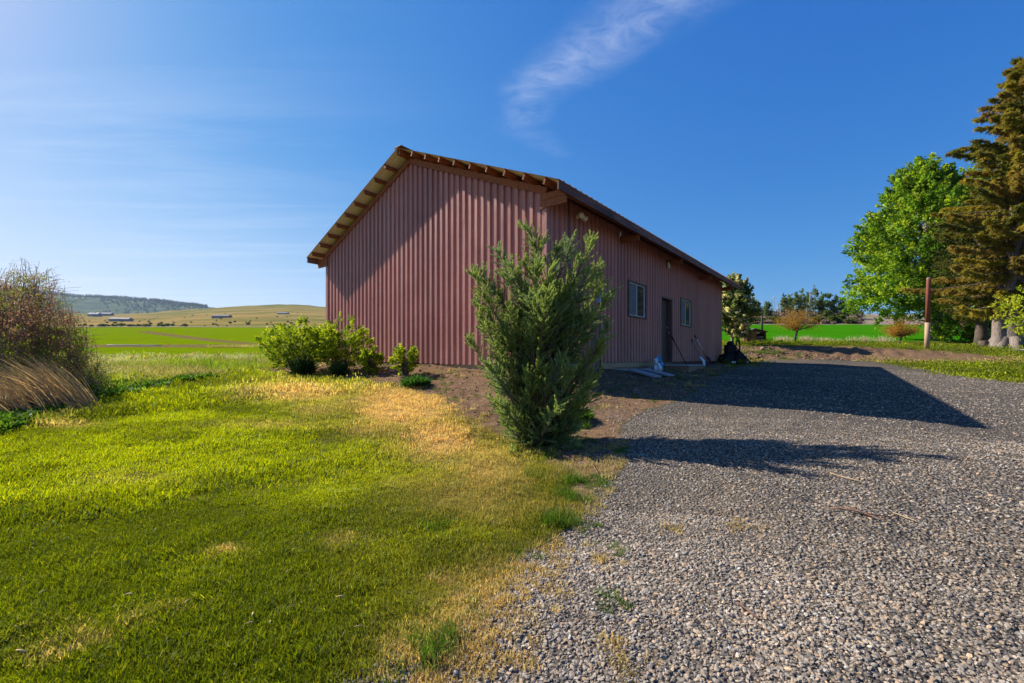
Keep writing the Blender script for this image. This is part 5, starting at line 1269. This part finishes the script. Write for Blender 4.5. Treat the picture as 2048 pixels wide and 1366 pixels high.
house(237, 480, 19, 5.0, 'grey long barn-like house at the foot of the forested ridge', (.34, .33, .36), (.20, .18, .20), 10, 5)
house(185, 900, 22, 9., 'blue-grey farmhouse high on the far slope, left one', (.20, .22, .28), (.30, .33, .40), 0, 3)
house(211, 930, 20, 8., 'blue-grey farmhouse high on the far slope, right one', (.18, .20, .26), (.18, .20, .26), 5, 3)
house(0, 130, 9, 5.4, 'pale blue building glimpsed behind the bramble at the left edge', (.42, .48, .60), (.14, .13, .16), 12, 3)

def strip(name, pts, width, m, label, dz=.06, kind='structure'):
    V = []; Fq = []
    pts = [np.array(p, float) for p in pts]
    full = []
    for a, b in zip(pts[:-1], pts[1:]):
        n = max(2, int(np.linalg.norm(b-a)/3)); full += [a+(b-a)*k/n for k in range(n)]
    full.append(pts[-1])
    for k, p in enumerate(full):
        d = full[min(k+1, len(full)-1)]-full[max(k-1, 0)]; d = d/np.linalg.norm(d); s_ = np.array([-d[1], d[0]])*width/2
        for q in (p-s_, p+s_): V.append((q[0], q[1], gz(q[0], q[1])+dz))
    for k in range(len(full)-1): Fq.append([2*k, 2*k+1, 2*k+3, 2*k+2])
    o = npmesh(name, np.array(V), np.array(Fq)[:, ::-1], m); tag(o, label, kind=kind); return o
ROADM = noisy('asphalt', (.16, .16, .19), (.22, .22, .25), .3, .9)
strip('road', [((-260-CX)/F*205, 205), ((200-CX)/F*200, 200), ((620-CX)/F*196, 196), ((900-CX)/F*196, 196)], 4.2, ROADM, 'thin grey country road beyond the left field', .25)
pp = [((215-CX)/F*60, 60.), ((250-CX)/F*59.5, 59.5), ((322-CX)/F*58., 58.)]
mb = MB(); q = [Vector((x_, y_, gz(x_, y_)+.18)) for x_, y_ in [(pp[0][0]+(pp[-1][0]-pp[0][0])*t, pp[0][1]+(pp[-1][1]-pp[0][1])*t) for t in np.linspace(0, 1, 8)]]
o = mb.tube([v-q[0] for v in q], .07, 8).build('irrigation_pipe', CONC, None, True); o.location = q[0]; tag(o, 'pale irrigation pipe lying along the edge of the left field', 'pipe')

def conifer_proto():
    V = []; Fq = []; col = []; n = 70
    for k in range(n):
        z = .12+.88*k/n; r_ = .24*(1-z)+.02; an = k*2.4; d = np.array([math.cos(an), math.sin(an), -.25]); s_ = np.array([-math.sin(an), math.cos(an), 0])*.10*(1.2-z)
        c = np.array([0, 0, z]); i = len(V); V += [c, c+d*r_+s_, c+d*r_*1.3-[0, 0, .03], c+d*r_-s_]; Fq.append([i, i+1, i+2, i+3]); col.append([.7+.6*random.random()]*3)
    return npmesh('far_conifer', np.array(V), np.array(Fq), GRASS, fcol=np.array(col), link=False)
FC = conifer_proto()
px = np.concatenate([rng.uniform(-500, 415, 2600), rng.uniform(200, 415, 420)]); Y = np.concatenate([2500-np.abs(rng.normal(size=2600))*45, 2500-np.abs(rng.normal(size=420))*400])
X = (px-CX)/F*Y; h = height(X, Y); k = (fbm(X*.004, Y*.004, 2) > .25) | (Y > 2380); X, Y, h = X[k], Y[k], h[k]; m_ = len(X)
s = (10+9*rng.random(m_))[:, None]*np.ones((m_, 3)); s[:, :2] *= 1.25
scatter('forest', FC, np.stack([X, Y, h+EZ], 1), np.stack([np.zeros(m_), np.zeros(m_), rng.random(m_)*6], 1), s, np.array([.03, .05, .03])*(.7+.6*rng.random((m_, 1))), 'dark conifer forest along the crest of the far left ridge')
# dark bushes dotted over the dry hill and along the road
px = np.concatenate([rng.uniform(150, 620, 90), rng.uniform(150, 380, 70)]); Y = np.concatenate([rng.uniform(215, 700, 90), rng.uniform(205, 240, 70)]); X = (px-CX)/F*Y; h = height(X, Y); m_ = len(X)
BUSH = leafless = None
n = 160; p_ = unit(rng.normal(size=(n, 3)))*(.4+.6*rng.random((n, 1)))*[.5, .5, .30]+[0, 0, .3]; V, Fc = leaves(p_, rnd_dirs(n), .28, .2); BUSH = npmesh('sage_bush', V, Fc, GRASS, fcol=(.7+.6*rng.random((n, 1)))*np.ones((n, 3)), link=False)
scatter('scrub', BUSH, np.stack([X, Y, h+EZ], 1), np.stack([np.zeros(m_), np.zeros(m_), rng.random(m_)*6], 1), (.7+1.5*rng.random((m_, 1))**2)*np.ones((m_, 3)), np.array([.07, .09, .03])*(.7+.6*rng.random((m_, 1))), 'dark scrub dotted over the dry hill and along the road')
# brush on the right slope
px = rng.uniform(1440, 1720, 700); Y = rng.uniform(114, 172, 700); X = (px-CX)/F*Y; h = height(X, Y); m_ = len(X); v = rng.random((m_, 1)) < .3
scatter('scrub', BUSH, np.stack([X, Y, h+EZ], 1), np.stack([np.zeros(m_), np.zeros(m_), rng.random(m_)*6], 1), (.9+1.3*rng.random((m_, 1)))*np.ones((m_, 3)), np.where(v, np.array([[.10, .12, .03]]), np.array([[.24, .16, .14]]))*(.7+.6*rng.random((m_, 1))), 'leafless mauve brush on the slope beyond the right field')

hm = bpy.data.materials.new('haze'); hm.use_nodes = True; t = NT(hm.node_tree); t.n.clear()
pv = t.new('ShaderNodeVolumePrincipled'); pv.inputs['Color'].default_value = (.50, .70, 1, 1); pv.inputs['Density'].default_value = .00005; pv.inputs['Anisotropy'].default_value = .3
mo = t.new('ShaderNodeOutputMaterial'); t.l.new(pv.outputs[0], mo.inputs['Volume'])
hz = MB().box((-5600, -5600, -60), (5600, 5600, 620)).build('haze', hm); tag(hz, 'thin pale blue air over the far hills', kind='stuff')
